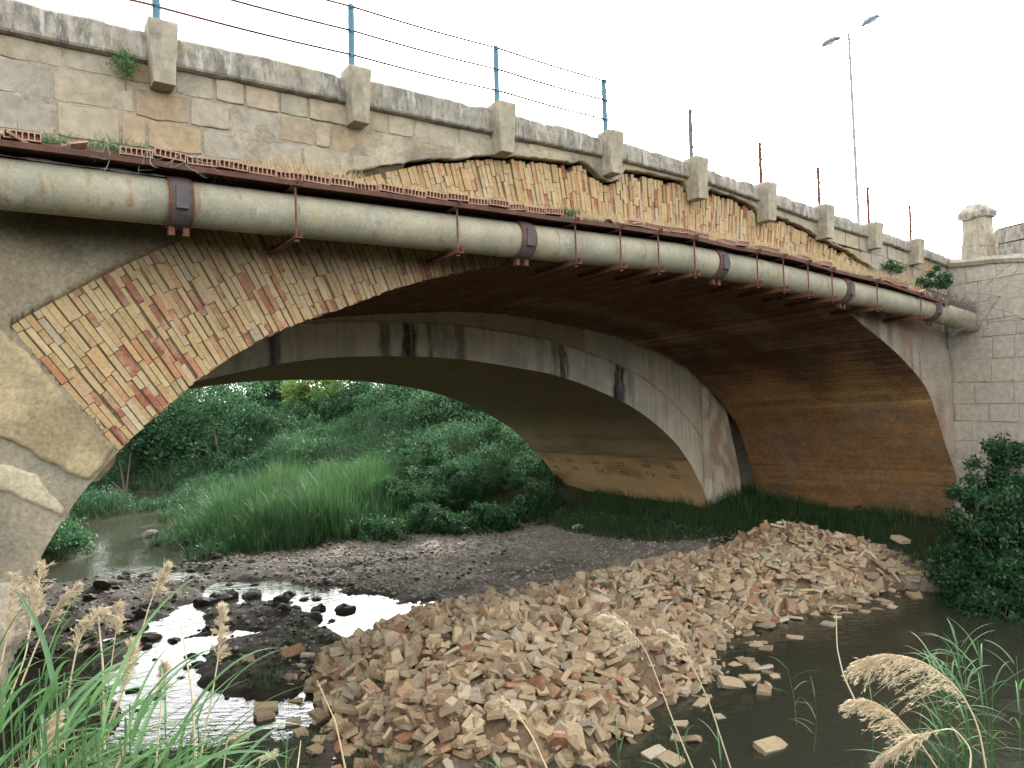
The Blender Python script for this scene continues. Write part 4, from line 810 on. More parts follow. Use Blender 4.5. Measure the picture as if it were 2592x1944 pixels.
ST = [(795, 450, 65), (1290, 480, 60), (1415, 518, 50), (1575, 520, 60), (1270, 630, 130), (1400, 600, 120), (1560, 590, 130), (1790, 580, 70), (1880, 610, 60), (1955, 608, 55), (2130, 675, 120), (1740, 640, 110), (1700, 700, 50), (1760, 715, 80), (1830, 690, 60), (1960, 670, 90), (780, 760, 120), (860, 740, 100), (800, 820, 110), (920, 850, 130), (1075, 862, 70), (700, 910, 90), (950, 978, 50), (690, 960, 90), (570, 1030, 120), (540, 960, 90), (270, 1110, 110), (640, 1180, 120), (560, 1160, 90), (820, 1170, 80), (960, 1210, 80), (840, 1290, 55), (1120, 1090, 60), (900, 690, 90), (960, 680, 90), (640, 560, 120), (1010, 590, 100), (1900, 570, 40), (2050, 740, 55), (1940, 730, 85), (900, 900, 70), (1200, 520, 70), (1330, 590, 90), (1180, 960, 90), (1230, 1010, 80), (1160, 1030, 60), (480, 840, 90), (420, 770, 90), (1070, 255, 80), (1180, 290, 90), (1250, 330, 80), (1330, 370, 90), (480, 300, 90), (560, 310, 90), (400, 330, 80), (980, 300, 60), (760, 480, 70), (900, 470, 80), (1060, 430, 80), (560, 620, 80), (720, 560, 80)]
for q, (zx, zy, sz) in enumerate(ST):
    p = onground(zx*.3497, 1078.7+zy*.3497, .03); s_ = sz*.3497/1600*p[1]*1.15; z = max(float(gz(p[0], p[1])), -.03)+.0
    put('stream_stone', rme[q % 10], None, None, 'dark wet stone among the mud at the left edge of the stream' if zx < 720 else 'dark wet stone on the muddy spit in the middle of the stream' if zy < 560 else 'dark wet stone in the shallows between stream and heap' if zx > 1150 else 'dark wet stone at the rim of the bright pool', 'stone', 'dark stones in the stream', Matrix.Translation((p[0], p[1], z+s_*.06)) @ Matrix.Rotation(rng.uniform(0, 6), 4, 'Z') @ Matrix.Rotation(rng.normal(0, .2), 4, 'X') @ Matrix.Scale(s_, 4))
for zx, zy, sz, lab in [(930, 220, 100, 'flat grey stone standing in the stream before the tall grass'), (1545, 402, 60, 'round pale stone on the edge of the gravel bank')]:
    p = onground(zx*.3497, 1078.7+zy*.3497, .06); s_ = sz*.3497/1600*p[1]
    put('stream_stone', rpale, None, None, lab, 'stone', None, Matrix.Translation((p[0], p[1], max(float(gz(p[0], p[1])), 0)+s_*.15)) @ Matrix.Scale(s_, 4))
pk = [rock(40+q, 1, .6) for q in range(6)]
def scatter(name, N, xr, yr, cond, size, mat, label, cat, up=.25):
    X = rng.uniform(*xr, N); Y = rng.uniform(*yr, N); Z = gz(X, Y); kp = cond(X, Y, Z); X, Y, Z = X[kp], Y[kp], Z[kp]; mb = MB()
    v = rng.integers(0, 6, len(X)); sz = size(len(X)); an = rng.uniform(0, 6.28, len(X))
    for q in range(6):
        i = np.where(v == q)[0]; Vb = pk[q].v[0]; c, s = np.cos(an[i]), np.sin(an[i])
        V = np.stack([Vb[None, :, 0]*c[:, None]-Vb[None, :, 1]*s[:, None], Vb[None, :, 0]*s[:, None]+Vb[None, :, 1]*c[:, None], np.repeat(Vb[None, :, 2], len(i), 0)], -1)*sz[i][:, None, None]
        V += np.stack([X[i], Y[i], Z[i]+sz[i]*up*.5], -1)[:, None]
        F = pk[q].f[3][0]; mb.add(V.reshape(-1, 3), (F[None]+(np.arange(len(i))*len(Vb))[:, None, None]).reshape(-1, 3))
    o = put(name, mb.mesh(name, mat, False), kind='stuff'); o['label'] = label; o['category'] = cat; return o
inp = lambda x, y: poly_sd(PILE, x, y) < .1
scatter('gravel', 34000, (-9, 6), (11, 23), lambda x, y, z: (z > .02) & (z < .45) & inp(x, y) & (rng.random(len(x)) < sstep(-4, -1, x-(13-y)*.5)+.3), lambda n: .025+.05*rng.random(n)**3*1.6, M_peb, 'grey gravel bank behind the heap of bricks under the arch', 'gravel')
scatter('mud_stones', 9000, (-11, 1), (7.6, 20), lambda x, y, z: (z > -.07) & (z < .4) & inp(x, y) & (rng.random(len(x)) < np.interp(x, [-4, 0], [1, .05])) & (fbm(x*1.1, y*1.1, 6, 3) > .42), lambda n: .025+.10*rng.random(n)**4, M_rock, 'dark muddy stones along the stream edge at the left', 'gravel')
X = rng.uniform(-7, -2, 5000); Y = rng.uniform(9, 16, 5000); Z = gz(X, Y); kp = (Z > .03) & (fbm(X*1.4, Y*1.4, 12, 3) > .5) & inp(X, Y); SPIT = np.stack([X[kp], Y[kp], Z[kp]-.02], -1)
# white scrap of litter and a drift stick
mb = MB(); p = onground(1250, 1146, .2); mb.add(np.concatenate(rock(77, 2, .5).v)*[.35, .2, .3]+[p[0], p[1], float(gz(p[0], p[1]))+.06], rock(77, 2, .5).f[3][0])
k = NT('white_plastic'); item('plastic_bag', mb, k.pbr((.7, .7, .72), .5), 'small white plastic scrap lying where the grass meets the gravel', 'litter', smooth=True)

# ------------------------------------------------------------------ plants
def unit(n):
    v = rng.normal(size=(n, 3)); return v/np.linalg.norm(v, axis=1)[:, None]
def leaves(mb, P, L, asp=.45, upb=.2, dirs=None):
    n = len(P); d = unit(n) if dirs is None else dirs; d = d+[0, 0, upb]; d /= np.linalg.norm(d, axis=1)[:, None]
    sd_ = np.cross(d, unit(n)); sd_ /= np.linalg.norm(sd_, axis=1)[:, None]+1e-9; L = np.broadcast_to(np.asarray(L, float), (n,))[:, None]
    V = np.stack([P, P+d*L*.45+sd_*L*asp*.5, P+d*L, P+d*L*.45-sd_*L*asp*.5], 1)
    mb.add(V.reshape(-1, 3), (np.arange(n)*4)[:, None]+np.arange(4)[None]); return mb
def blades(mb, P, H, w, lean, az=None, seg=4, droop=.5):
    """tapering curved strips rooted at P"""
    n = len(P); H = np.broadcast_to(np.asarray(H, float), (n,)); lean = np.broadcast_to(np.asarray(lean, float), (n,)); w = np.broadcast_to(np.asarray(w, float), (n,))
    az = rng.uniform(0, 2*np.pi, n) if az is None else az; h = np.stack([np.cos(az), np.sin(az), 0*az], -1); fa = az+np.pi/2+rng.normal(0, .6, n); sdv = np.stack([np.cos(fa), np.sin(fa), 0*az], -1)
    rows_ = []
    for q in range(seg+1):
        t = q/seg; c = P+h*(lean*H*(t**1.6))[:, None]+np.array([0, 0, 1.])*(H*(t-droop*lean*t**3*.6))[:, None]; ww = (w*(1-t**1.5)*.5+.0004)[:, None]*sdv
        rows_.append(np.stack([c-ww, c+ww], 1))
    V = np.stack(rows_, 1).reshape(n, -1, 3); k_ = np.arange(seg)*2
    F = np.stack([k_, k_+1, k_+3, k_+2], -1); mb.add(V.reshape(-1, 3), ((np.arange(n)*(2*seg+2))[:, None, None]+F[None]).reshape(-1, 4)); return mb
def shrub(name, p, R, H, n, mat, label, cat, group=None, leaf=.09, ncl=26, asp=.45, stems=4, upb=.1, base=.1):
    p = np.asarray(p, float); t = thing(name, p, label, cat, group)
    u = unit(ncl); u[:, 2] = np.abs(u[:, 2])*1.0; rad = rng.uniform(.45, 1, ncl)[:, None]; c = u*rad*[R, R, H*(1-base)]*.9+[0, 0, H*base]
    cr = rng.uniform(.16, .34, ncl)*R; i = rng.integers(0, ncl, n); o = unit(n)*(rng.random(n)**.6)[:, None]*cr[i][:, None]
    P = p+c[i]+o*[1, 1, .75]; P[:, 2] = np.maximum(P[:, 2], p[2]+.02)
    part('foliage', leaves(MB(), P, leaf*rng.uniform(.6, 1.3, n), asp, upb), mat, t)
    for q in range(stems):
        e = p+c[rng.integers(0, ncl)]; x = np.linspace(0, 1, 6)[:, None]; part('stem', MB().tube(p+(e-p)*x+np.array([0, 0, .1])*R*np.sin(x*np.pi), np.linspace(.018, .006, 6)*max(R, .5), 5), M_twig, t)
    return t
o = put('spit_weeds', blades(MB(), SPIT, rng.uniform(.06, .22, len(SPIT)), .009, rng.uniform(.3, 1.1, len(SPIT)), seg=3).mesh('spit_weeds', M_dgrass), kind='stuff'); o['label'] = 'low dark weeds on the muddy spit between the stream and the heap'; o['category'] = 'weeds'
# dark grass under and beside the far abutment
POLYD = np.array([(.5, 21.4), (3, 24), (8, 24), (11.5, 20.5), (12, 17.5), (10, 14.2), (8.6, 14.4), (7.6, 16.3), (6.9, 17.4), (5.4, 17.6), (4.2, 17.9), (2.8, 18.6), (1.5, 19.9)])
N = 60000; X = rng.uniform(0, 12.5, N); Y = rng.uniform(13, 24.5, N); kp = poly_sd(POLYD, X, Y)+(fbm(X*1.5, Y*1.5, 1, 3)-.5)*.8 > 0; X, Y = X[kp], Y[kp]
o = put('short_grass', blades(MB(), np.stack([X, Y, gz(X, Y)-.02], -1), .10+.34*rng.random(len(X))*(.5+fbm(X, Y, 3, 3)), .014, rng.uniform(.1, .7, len(X)), seg=3).mesh('short_grass', M_dgrass), kind='stuff'); o['label'] = 'dark green grass carpeting the ground at the foot of the far abutment'; o['category'] = 'grass'
# tall grass clump beyond the concrete arch
POLYT = np.array([(-9.3, 20.6), (-7.6, 19.6), (-5.7, 19.3), (-4.2, 20.0), (-3.0, 21.3), (-3.2, 23), (-4, 26.5), (-8, 27), (-11.0, 24)])
N = 42000; X = rng.uniform(-12, 3, N); Y = rng.uniform(19, 28.5, N); sd = poly_sd(POLYT, X, Y)+(fbm(X*1.2, Y*1.2, 1, 3)-.5)*.6; kp = sd > 0; X, Y, sd = X[kp], Y[kp], sd[kp]
hh = (.6+1.0*sstep(0, 1.4, sd))*(.45+1.1*fbm(X*.9, Y*.9, 9, 4))*rng.uniform(.7, 1.15, len(X))*np.interp(X, [-10, -4, 0, 3], [.95, 1.05, .8, .6])
o = put('tall_grass', blades(MB(), np.stack([X, Y, gz(X, Y)-.05], -1), hh, .024, rng.uniform(.05, .6, len(X)), seg=4).mesh('tall_grass', M_grass), kind='stuff'); o['label'] = 'tall soft green grass growing on the bar beyond the concrete arch'; o['category'] = 'grass'
# bank beyond: ground cover and shrubs
N = 260000; S_ = rng.uniform(-14, 26, N); D_ = rng.uniform(12.3, 50, N); P = W(S_, D_, 0); P[:, 2] = gz(P[:, 0], P[:, 1]); px, py, pY = project(P)
kp = (px > 60) & (px < 1560) & (P[:, 2] > .05) & ((poly_sd(POLYT, P[:, 0], P[:, 1]) < 0)) & (rng.random(N) < np.clip(26/pY, .25, 1)); P = P[kp]
hh = .25+1.0*fbm(P[:, 0]*.5, P[:, 1]*.5, 2, 4)**1.5*rng.uniform(.4, 1.3, len(P))
mb = blades(MB(), P-[0, 0, .05], hh, .03, rng.uniform(.15, .8, len(P)), seg=3); i = rng.integers(0, len(P), 90000)
leaves(mb, P[i]+np.stack([rng.normal(0, .1, len(i)), rng.normal(0, .1, len(i)), hh[i]*rng.uniform(.3, 1, len(i))], -1), rng.uniform(.06, .16, len(i)), .4, .3)
o = put('bank_vegetation', mb.mesh('bank_vegetation', M_bank), kind='stuff'); o['label'] = 'rough green growth covering the far bank of the stream'; o['category'] = 'undergrowth'
spots = []
for _ in range(3000):
    s_, d_ = rng.uniform(-12, 24), rng.uniform(13, 44); p = W(s_, d_, 0); p[2] = gz(p[0], p[1]); x, y, Yp = project(p)
    if not (60 < x < 1520) or p[2] < .3 or (-3.6 < s_ < 1.2) or poly_sd(POLYT, p[:1], p[1:2])[0] > -.2 or (s_ > 1 and d_ < 16): continue
    if any(np.hypot(*(p-q[0])[:2]) < 1.25 for q in spots): continue
    spots.append((p, Yp, s_, d_))
    if len(spots) >= 95: break
for p, Yp, s_, d_ in spots:
    far = Yp > 34; H = rng.uniform(.7, 1.5)*(1.25 if far else 1); R = rng.uniform(.8, 1.3)*(1.2 if far else 1)
    mt, nm, lab = [(M_bush, 'shrub', 'dark green shrub growing on the far bank of the stream'), (M_bank, 'shrub', 'mid green leafy shrub growing on the far bank of the stream'), (M_sunny, 'shrub', 'sunlit yellow-green shrub at the top of the far bank')][2 if (far and rng.random() < .4) else int(rng.random() < .5)]
    shrub(nm, p-[0, 0, .08], R, H, 1500 if not far else 1100, mt, lab, 'shrub', 'shrubs on the far bank', leaf=.12 if not far else .16, stems=2)
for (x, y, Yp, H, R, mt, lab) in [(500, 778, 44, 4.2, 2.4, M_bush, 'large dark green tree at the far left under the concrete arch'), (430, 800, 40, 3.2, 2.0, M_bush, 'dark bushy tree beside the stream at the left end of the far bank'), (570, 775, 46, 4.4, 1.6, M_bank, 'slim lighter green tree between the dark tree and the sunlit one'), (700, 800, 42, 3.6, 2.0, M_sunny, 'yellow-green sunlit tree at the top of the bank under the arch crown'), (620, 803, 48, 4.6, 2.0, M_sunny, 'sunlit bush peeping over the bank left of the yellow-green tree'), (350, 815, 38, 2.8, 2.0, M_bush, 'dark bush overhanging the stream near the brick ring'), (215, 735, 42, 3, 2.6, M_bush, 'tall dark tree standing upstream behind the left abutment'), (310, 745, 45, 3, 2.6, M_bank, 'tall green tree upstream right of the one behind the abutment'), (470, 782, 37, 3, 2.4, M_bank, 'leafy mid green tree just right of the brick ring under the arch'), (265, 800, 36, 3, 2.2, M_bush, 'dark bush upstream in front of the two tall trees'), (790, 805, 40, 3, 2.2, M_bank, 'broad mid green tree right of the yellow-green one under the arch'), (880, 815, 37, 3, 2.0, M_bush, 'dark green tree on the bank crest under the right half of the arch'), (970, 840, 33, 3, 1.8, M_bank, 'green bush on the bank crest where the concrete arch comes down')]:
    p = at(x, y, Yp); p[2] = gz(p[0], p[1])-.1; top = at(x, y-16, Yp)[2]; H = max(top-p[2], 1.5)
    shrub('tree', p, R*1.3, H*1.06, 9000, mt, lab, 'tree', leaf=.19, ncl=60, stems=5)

for q in range(11):
    x, y = [(850, 1150), (920, 1140), (990, 1138), (1060, 1128), (1120, 1120), (880, 1120), (960, 1112), (1040, 1100), (1110, 1095), (1165, 1110), (800, 1150)][q]
    p = onground(x, y, .35); p[2] = gz(p[0], p[1])-.05
    shrub('weed', p, rng.uniform(.5, .85), rng.uniform(.6, 1.1)+(q in (7, 8))*.4, 1500, [M_bush, M_bank, M_bush][q % 3], 'leafy green weed at the back edge of the gravel bank under the arch', 'weed', 'leafy weeds behind the gravel bank', leaf=.1, stems=2, base=.02)
for q, (x, y, h_, r_) in enumerate([(960, 1080, 2.0, 1.3), (1040, 1070, 2.0, 1.3), (1110, 1060, 1.8, 1.1), (1165, 1080, 1.2, .9), (900, 1060, 1.8, 1.3), (840, 1090, 1.3, 1.0), (1000, 1010, 2.4, 1.4), (1090, 1000, 2.4, 1.4), (1150, 1040, 1.6, 1.1), (930, 1110, 1.0, .9), (1060, 1105, 1.1, .9), (1185, 1040, 1.2, .8), (1150, 1000, 1.6, 1.1), (1190, 1062, .8, .7)]):
    p = onground(x, y, .7); p[2] = gz(p[0], p[1])-.1
    shrub('shrub', p, r_, h_, 3200, [M_bush, M_bush, M_bank][q % 3], 'dense dark shrub between the tall grass and the foot of the concrete arch', 'shrub', 'dark shrubs beside the concrete arch', leaf=.12, ncl=34, stems=3, base=.03)
# bush on the right bank in front of the wing wall
for (x, y, Yp, R, H, n, lab) in [(2175, 900, 13.6, .85, 1.0, 12000, 'tall dark green bush against the blocks of the wing wall'), (2115, 1030, 13.2, .8, .95, 11000, 'dense dark bush at the foot of the wing wall, left of the tall one'), (2215, 860, 13.0, .8, .8, 9000, 'highest dark bush at the right edge before the wing wall'), (2205, 1050, 12.6, .9, 1.2, 12000, 'dark green bush at the right edge above the water'), (2080, 1150, 13.4, .6, .7, 7000, 'low dark bush at the foot of the brick vault by the grass'), (2150, 1200, 12.4, .6, .6, 6000, 'low straggling bush overhanging the pool on the right')]:
    p = at(x, y, Yp); g = float(gz(p[0], p[1])); H2 = p[2]+H*.6-g; p[2] = g-.05
    shrub('bush', p, R, max(H2, .6), n, M_bush, lab, 'bush', leaf=.085, ncl=64, stems=7, base=.02)
P = []
for _ in range(4000):
    x, y = rng.uniform(6.5, 12), rng.uniform(10.5, 15); z = gz(x, y)
    if z > .12 and poly_sd(PILE, np.array([x]), np.array([y]))[0] < -.2: P.append((x, y, z-.03))
P = np.array(P); o = put('bank_grass', blades(MB(), P, rng.uniform(.15, .5, len(P)), .014, rng.uniform(.2, .9, len(P)), seg=3).mesh('bank_grass', M_dgrass), kind='stuff'); o['label'] = 'long grass hanging over the right edge of the pool'; o['category'] = 'grass'
# growth on the ledge
N = 20000; s_ = rng.uniform(-7, 9.2, N); kp = rng.random(N) < np.interp(s_, [-7, -4.6, -3.5, -2, 2.5, 5, 8, 9.2], [.12, .16, .8, .8, .7, .85, .95, .6])*(.35+1.1*fbm(s_*1.6, 3, 0, 3)); s_ = s_[kp]; d_ = -.12-.62*rng.random(len(s_))**1.3
z0 = LEDZ(s_)+np.interp(d_, [-.7, -.55, -.3, 0], [.05, .1, .15, .2])-.03
hh = np.interp(s_, [-7, -3.4, -2.9, -2, 9], [.05, .1, .26, .15, .2])*rng.uniform(.4, 1.5, len(s_))
o = put('dry_grass', blades(MB(), W(s_, d_, z0), hh, .006, rng.uniform(.1, .9, len(s_)), seg=3).mesh('dry_grass', M_dry), kind='stuff'); o['label'] = 'straw-coloured dry grass growing along the ledge above the pipe'; o['category'] = 'grass'
for s0, w, h, lab, dd_ in [(-4.88, .19, .15, 'bright green grass tuft at the left end of the ledge', -.52), (-4.42, .2, .17, 'bright green grass tuft hanging over the ledge above the pipe, right of the first', -.58), (-4.15, .14, .2, 'thin yellow-green tuft on the ledge before the wall blocks', -.3), (.45, .15, .12, 'small green weed in the ledge rubble near the third pipe hanger', -.62), (4.3, .12, .2, 'small green tuft on the ledge below the fifth corbel', -.3), (5.2, .12, .2, 'small green tuft on the ledge below the sixth corbel', -.3)]:
    n = 420; s_ = s0+rng.normal(0, w*.6, n); d_ = dd_+rng.normal(0, .07, n)
    mb = blades(MB(), W(s_, d_, LEDZ(s_)+.07), h*rng.uniform(.4, 1.2, n), .006, rng.uniform(.3, 1.4, n), seg=3, droop=.9); t = thing('grass_tuft', W(s0, dd_, float(LEDZ(s0))+.06), lab, 'weed'); part('blades', mb, M_grass if s0 > 0 else M_reed, t)
t = thing('wall_weed', W(-4.28, -.12, 6.95), 'small green weed growing from a joint just under the coping left of the first corbel', 'weed')
n = 700; P = W(-4.28+rng.normal(0, .055, n), -.17+rng.normal(0, .04, n), 7.07+rng.normal(0, .06, n)); part('foliage', leaves(MB(), P, rng.uniform(.02, .045, n), .3, .5), M_reed, t); part('stem', MB().tube(W(np.linspace(-4.27, -4.28, 5), np.linspace(-.08, -.17, 5), np.linspace(6.86, 7.08, 5)), .006, 5), M_twig, t)
shrub('wall_shrub', W(9.9, -.3, 5.62), .42, .62, 2600, M_bank, 'green shrub growing on the wall above the far end of the pipe', 'shrub', leaf=.06, ncl=18, stems=6)
shrub('wall_shrub', W(8.75, -.15, 5.95), .3, .4, 700, M_bush, 'sparse green shrub on the wall left of the fuller one near the pipe end', 'shrub', leaf=.055, ncl=12, stems=8)
# bare twigs: hanging roots on the left of the ledge, dry branches on the wing wall
def branchy(name, p, dirs, L, mat, lab, cat, r=.004, depth=2):
    t = thing(name, p, lab, cat)
    mb = MB()
    def grow(p, d, L, r, k):
        n = 6; pts = [p]; 
        for _ in range(n): d = d+rng.normal(0, .22, 3); d /= np.linalg.norm(d); pts.append(pts[-1]+d*L/n)
        mb.tube(np.array(pts), np.linspace(r, r*.5, n+1), 4)
        if k:
            for _ in range(rng.integers(2, 4)): q = rng.integers(1, n); grow(pts[q], d*.6+unit(1)[0]*.8, L*.6, r*.6, k-1)
    for d in dirs: grow(np.array(p)+rng.normal(0, .01, 3), np.array(d, float), L*rng.uniform(.7, 1.2), r, depth)
    part('branches', mb, mat, t); return t
D3 = lambda s, d, z: np.array([*(_E*s+_N*d), z])
k = NT('grey_root'); M_root = k.pbr((.30, .26, .23), .9)
for q, s0 in enumerate([-4.52, -4.2, -3.96, -3.55]):
    branchy('hanging_roots', W(s0, -.8, 6.1), [D3(.3, -.1, -1), D3(-.5, -.05, -1), D3(.6, -.1, -.8)][:3 - q % 2], .22, M_root, f'grey dry roots hanging over the ledge edge onto the pipe, {ORD[q]} from the left', 'roots', .0035, 1)
for q, (x, y, dr, lab) in enumerate([(2215, 690, [(-1, 0, -.1), (-1, -.1, .25), (-1, .1, -.4), (-.9, 0, .0), (-1, 0, .12)], 'bare grey branches spreading across the wing wall from the right edge'), (2160, 640, [(-1, 0, -.2), (-.8, .1, -.6), (-1, 0, .1), (-.6, 0, -.9)], 'dry twiggy branches over the wing wall just below the pillar'), (2205, 560, [(-.8, 0, -.8), (-.5, 0, -1), (-1, 0, -.3)], 'thin bare twigs hanging before the boundary wall at the right edge')]):
    branchy('bare_branches', at(x, y, 13.4), dr, 1.1, M_twig, lab, 'branches', .0055, 3)
mb = MB(); n = 500; s_ = rng.uniform(9.0, 11.3, n); P = W(s_, -.5+rng.normal(0, .12, n), PIPZ(s_)+.24+rng.normal(0, .05, n))
for p in P[:260]:
    d = unit(1)[0]*.16; mb.tube(np.array([p-d, p+rng.normal(0, .02, 3), p+d]), .004, 3, False)
k = NT('dead_stems'); o = put('dead_stems', mb.mesh('dead_stems', k.pbr((.13, .085, .075), 1.)), kind='stuff'); o['label'] = 'tangle of dead brown stems lying on the far end of the pipe'; o['category'] = 'dead stems'

# ------------------------------------------------------------------ reeds in the foreground
def curve3(pts, n=24):
    p = np.array(pts, float); t = np.linspace(0, 1, len(p)); u = np.linspace(0, 1, n); q = np.stack([np.interp(u, t, p[:, a]) for a in range(3)], 1)
    for _ in range(4): q[1:-1] = (q[:-2]+q[1:-1]*2+q[2:])/4
    return q
def dry_reed(px, Y, plume, lab, side=-1, droop=.5, r=.0035, full=1., n=240, group=None, width=.3):
    """px: pixels from the root end to the tip; plume: length of the seed head in metres"""
    Ys = Y+np.linspace(0, .12, len(px)); c = curve3([at(x, y, yy) for (x, y), yy in zip(px, Ys)], 30)
    t = thing('dry_reed', c[0], lab, 'reed', group)
    part('stalk', MB().tube(c, np.linspace(r, r*.45, len(c)), 6), M_straw, t)
    if plume:
        L = np.concatenate([[0], np.cumsum(np.linalg.norm(np.diff(c, axis=0), axis=1))]); mb = MB(); nb = int(n*.12)+6
        for q in range(nb):
            f = rng.random()**.8; l = L[-1]-plume*(1-f); b = np.array([np.interp(l, L, c[:, a]) for a in range(3)]); i = min(np.searchsorted(L, l), len(c)-1); T = c[i]-c[i-1]; T /= np.linalg.norm(T)
            bl = plume*width*(1.05-.75*f)*rng.uniform(.7, 1.2)*full; d = T*.75+np.array([side*.8, 0, .15])*rng.uniform(.3, 1.1)+rng.normal(0, .25, 3); d /= np.linalg.norm(d)
            x = np.linspace(0, 1, 7)[:, None]; s_ = b+d*x*bl+np.array([side*.25*droop, 0, -droop])*x**2*bl
            mb.tube(s_, .0006, 3, False); m_ = 22; f_ = rng.random(m_); pp = np.stack([np.interp(f_, x[:, 0], s_[:, a]) for a in range(3)], 1)+rng.normal(0, .0025, (m_, 3)); dd = (s_[-1]-s_[0])/np.linalg.norm(s_[-1]-s_[0])
            leaves(mb, pp, rng.uniform(.010, .024, m_), .13, -.1, dd+rng.normal(0, .28, (m_, 3)))
        part('plume', mb, M_plume, t)
    return t
RE = [([(0, 1560), (55, 1420), (75, 1300), (92, 1225)], 2.6, .27, 'fat tan reed plume at the far left in front of the abutment', -.15), ([(-10, 1500), (20, 1350), (30, 1245)], 2.7, .24, 'pale blurred reed plume at the very left edge', .2), ([(45, 1480), (85, 1380), (130, 1300), (165, 1265)], 2.7, .16, 'slim reed plume leaning right beside the fat left plume', .3),
      ([(140, 1600), (150, 1480), (170, 1380), (215, 1318), (245, 1330)], 2.5, .22, 'drooping reed plume with its head bent over to the right', -.5), ([(215, 1600), (240, 1440), (258, 1310)], 2.6, .10, 'thin upright reed with a small tan head beside the drooping plume', .2), ([(230, 1600), (290, 1420), (325, 1300), (358, 1222)], 2.5, .11, 'tall leaning reed whose small head stands before the dark stream bank', .25),
      ([(200, 1640), (255, 1520), (275, 1440), (285, 1385)], 2.3, .17, 'fluffy tan plume before the bright pool', .2), ([(425, 1680), (455, 1520), (472, 1420), (477, 1312)], 2.5, .19, 'upright reed with a ragged tan head right of the bright pool', .3), ([(335, 1680), (345, 1560), (353, 1440)], 2.4, .10, 'thin pale reed standing in front of the pool center', .2),
      ([(70, 1680), (100, 1600), (118, 1545)], 2.0, .14, 'blurred low plume among the green leaves at the lower left', .2), ([(225, 1620), (222, 1430), (212, 1330)], 2.5, 0, 'bare reed stalk bent at its top left of the drooping plume', 0), ([(425, 1680), (415, 1500), (392, 1355)], 2.3, 0, 'thick bare pale reed stalk leaning left in front of the pool', 0),
      ([(240, 1680), (300, 1560), (370, 1440)], 2.2, 0, 'bare reed stalk slanting right among the green leaves', 0), ([(750, 1680), (725, 1560), (685, 1470)], 3, 0, 'thin bare stalk curving left in front of the heap of bricks', 0), ([(1190, 1680), (1150, 1590), (1110, 1530), (1085, 1512)], 3.0, .12, 'thin pale reed with a slender head low before the heap of bricks', -.2),
      ([(1505, 1680), (1455, 1560), (1395, 1400), (1345, 1345), (1305, 1328)], 3.0, .2, 'pale reed arching left across the heap of bricks, larger of two', -.5), ([(1585, 1680), (1530, 1510), (1470, 1385), (1430, 1362)], 3.0, .14, 'pale reed arching left across the heap of bricks, slimmer right one', -.4), ([(1860, 1540), (1822, 1460), (1808, 1400), (1806, 1325)], 3.4, 0, 'bare curved stalk standing in front of the dark pool', 0),
      ([(2135, 1690), (2115, 1570), (2075, 1490), (2000, 1430), (1930, 1412), (1868, 1425)], 2.6, .42, 'large silvery tan plume sweeping left at the lower right', -.9), ([(2045, 1690), (1985, 1600), (1930, 1540), (1880, 1512), (1842, 1516)], 2.7, .26, 'smaller tan plume sweeping left below the large silvery one', -.8), ([(2090, 1700), (2100, 1620), (2060, 1570), (1980, 1590), (1900, 1640)], 2.5, .24, 'lowest tan plume drooping at the bottom right corner', -.7),
      ([(640, 1680), (650, 1600)], 3, 0, 'short bare stalk at the bottom before the mud', 0), ([(545, 1690), (565, 1640), (590, 1625)], 2.8, .08, 'small dry head bending right at the bottom before the mud', .4), ([(480, 1690), (490, 1600), (530, 1580)], 2.8, .08, 'small curled dry reed head below the pool', .5)]
for px, Y, pl_, lab, sd_ in RE:
    dry_reed(px, Y, pl_, lab, side=(-1 if sd_ < 0 else 1)*max(abs(sd_), .2), droop=.35+abs(sd_)*.5, r=.0032 if pl_ else .0042, n=int(260+1100*pl_), width=.5 if pl_ > .24 else .36)
X = rng.uniform(-4.6, -1.5, 900); Y = rng.uniform(2.6, 5.2, 900); kp = X < -.52*Y-.2+rng.normal(0, .25, 900); X, Y = X[kp], Y[kp]
o = put('dead_reeds', blades(MB(), np.stack([X, Y, gz(X, Y)-.03], -1), rng.uniform(.35, .95, len(X)), .008, rng.uniform(.1, 1.0, len(X)), seg=4).mesh('dead_reeds', M_dry), kind='stuff'); o['label'] = 'dead straw-coloured reed leaves crowding the lower left bank'; o['category'] = 'dead reeds'
# green reeds: a stem with long bending leaves
def green_reed(name, tip, h, nl, L, w, lab, group, az0=None, spread=.9):
    base = np.array(tip)-[rng.normal(0, .05), rng.normal(0, .05), h]; t = thing(name, base, lab, 'reed', group)
    st = curve3([base, (base+tip)/2+rng.normal(0, .02, 3), tip], 12); part('stem', MB().tube(st, np.linspace(.0045, .002, 12), 5), M_reed, t)
    for q in range(nl):
        f = .25+.75*(q+.5)/nl; b = st[int(f*11)]; az = (az0 if az0 is not None else 0)+rng.normal(0, spread); el = rng.uniform(.45, 1.15)*(1.25 if f > .9 else 1)
        l = L*rng.uniform(.7, 1.15); n = 11; x = np.linspace(0, 1, n); an = el-1.1*x**1.4*rng.uniform(.5, 1.3); h_ = np.array([math.cos(az), math.sin(az), 0])
        step_ = (h_*np.cos(an)[:, None]+np.array([0, 0, 1.])*np.sin(an)[:, None])*l/n; c = b+np.cumsum(step_, 0); ww = w*np.minimum(1, x*6+.35)*(1-x**2.2)+.0006; sv = np.array([-h_[1], h_[0], .25*rng.normal()]); sv /= np.linalg.norm(sv)
        cu = np.array([0, 0, 1.])*ww[:, None]*.22; part('leaf', MB().grid(np.stack([c-sv*ww[:, None]*.5+cu, c, c+sv*ww[:, None]*.5+cu], 1)), M_reed, t, smooth=True)
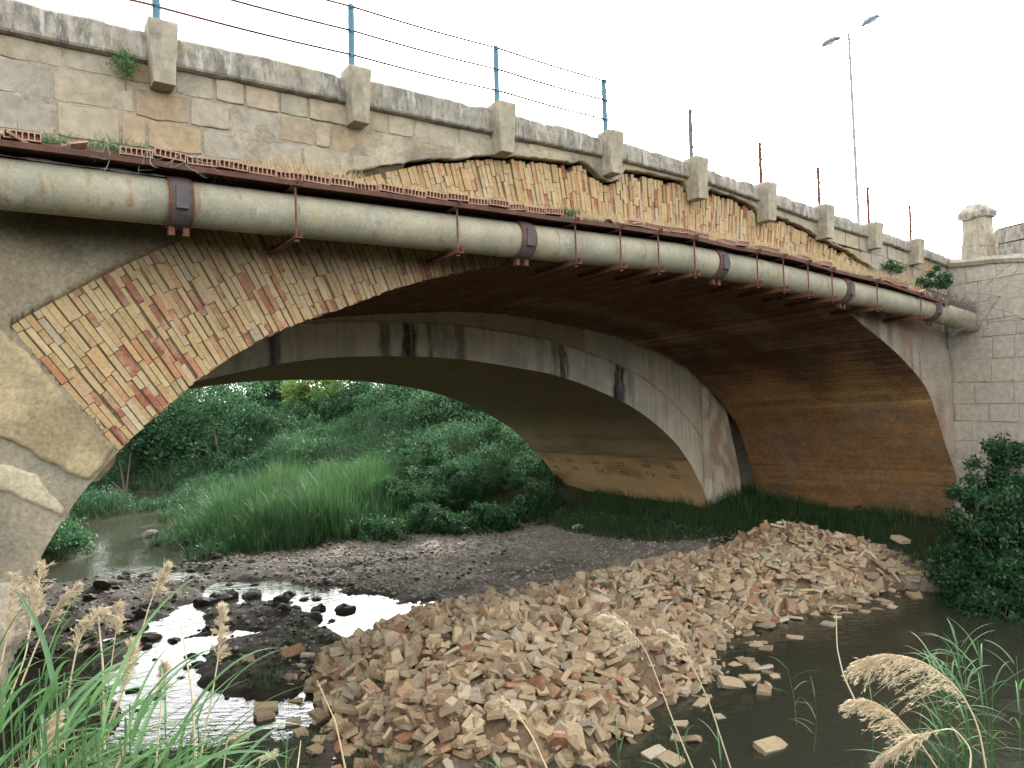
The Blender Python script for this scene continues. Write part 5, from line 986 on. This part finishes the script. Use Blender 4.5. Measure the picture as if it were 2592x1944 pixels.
for q in range(46):
    x, y = rng.uniform(-60, 430), rng.uniform(1440, 1640)+0; y += max(0, x-150)*.22
    if y > 1675: y = 1675
    green_reed('green_reed', at(x, y, rng.uniform(1.7, 2.7)), .8, rng.integers(5, 8), rng.uniform(.32, .5), rng.uniform(.010, .017), 'green reed with long bending leaves at the lower left', 'green reeds in the left foreground', az0=.35, spread=.8)
for q in range(16):
    x = rng.uniform(1990, 2240); y = rng.uniform(1370, 1500)-(x-2000)*.1; Yp = rng.uniform(4.3, 6.2)
    green_reed('green_reed', at(x, y, Yp), .9, 7, rng.uniform(.3, .5), .012, 'slender green reed on the bank at the right edge', 'green reeds on the right bank', az0=2.2, spread=1.6)
for q, (x, y, Yp) in enumerate([(1700, 1440, 6.4), (1760, 1500, 6.2), (1880, 1480, 5.6), (785, 1610, 5.2), (1080, 1630, 5), (1330, 1590, 4.6), (1560, 1600, 4.4), (1480, 1600, 4.2), (620, 1600, 4)]):
    green_reed('green_reed', at(x, y, Yp), .5, 5, .28, .009, 'small thin reed shoot standing in the shallow water in front', 'thin reed shoots in the water', az0=1.6, spread=1.8)
X = rng.uniform(-4, 9, 60000); Y = rng.uniform(4.2, 10.5, 60000); Z = gz(X, Y); kp = (Z > .06) & ((fbm(X*1.3, Y*1.3, 4, 3) > .42) | (X > 2)) & inp(X, Y); X, Y, Z = X[kp], Y[kp], Z[kp]
o = put('bank_grass', blades(MB(), np.stack([X, Y, Z-.02], -1), rng.uniform(.06, .28, len(X)), .007, rng.uniform(.2, 1, len(X)), seg=3).mesh('bank_grass', M_grass), kind='stuff'); o['label'] = 'sparse green grass on the near muddy bank'; o['category'] = 'grass'
X = rng.uniform(-6.2, -1.5, 7000); Y = rng.uniform(4.5, 9.5, 7000); Z = gz(X, Y); kp = (Z > .25); X, Y, Z = X[kp], Y[kp], Z[kp]
o = put('dry_grass', blades(MB(), np.stack([X, Y, Z-.02], -1), rng.uniform(.06, .3, len(X)), .007, rng.uniform(.3, 1.2, len(X)), seg=3).mesh('dry_grass', M_dgrass), kind='stuff'); o['label'] = 'dull trampled grass on the bank below the left abutment'; o['category'] = 'grass'
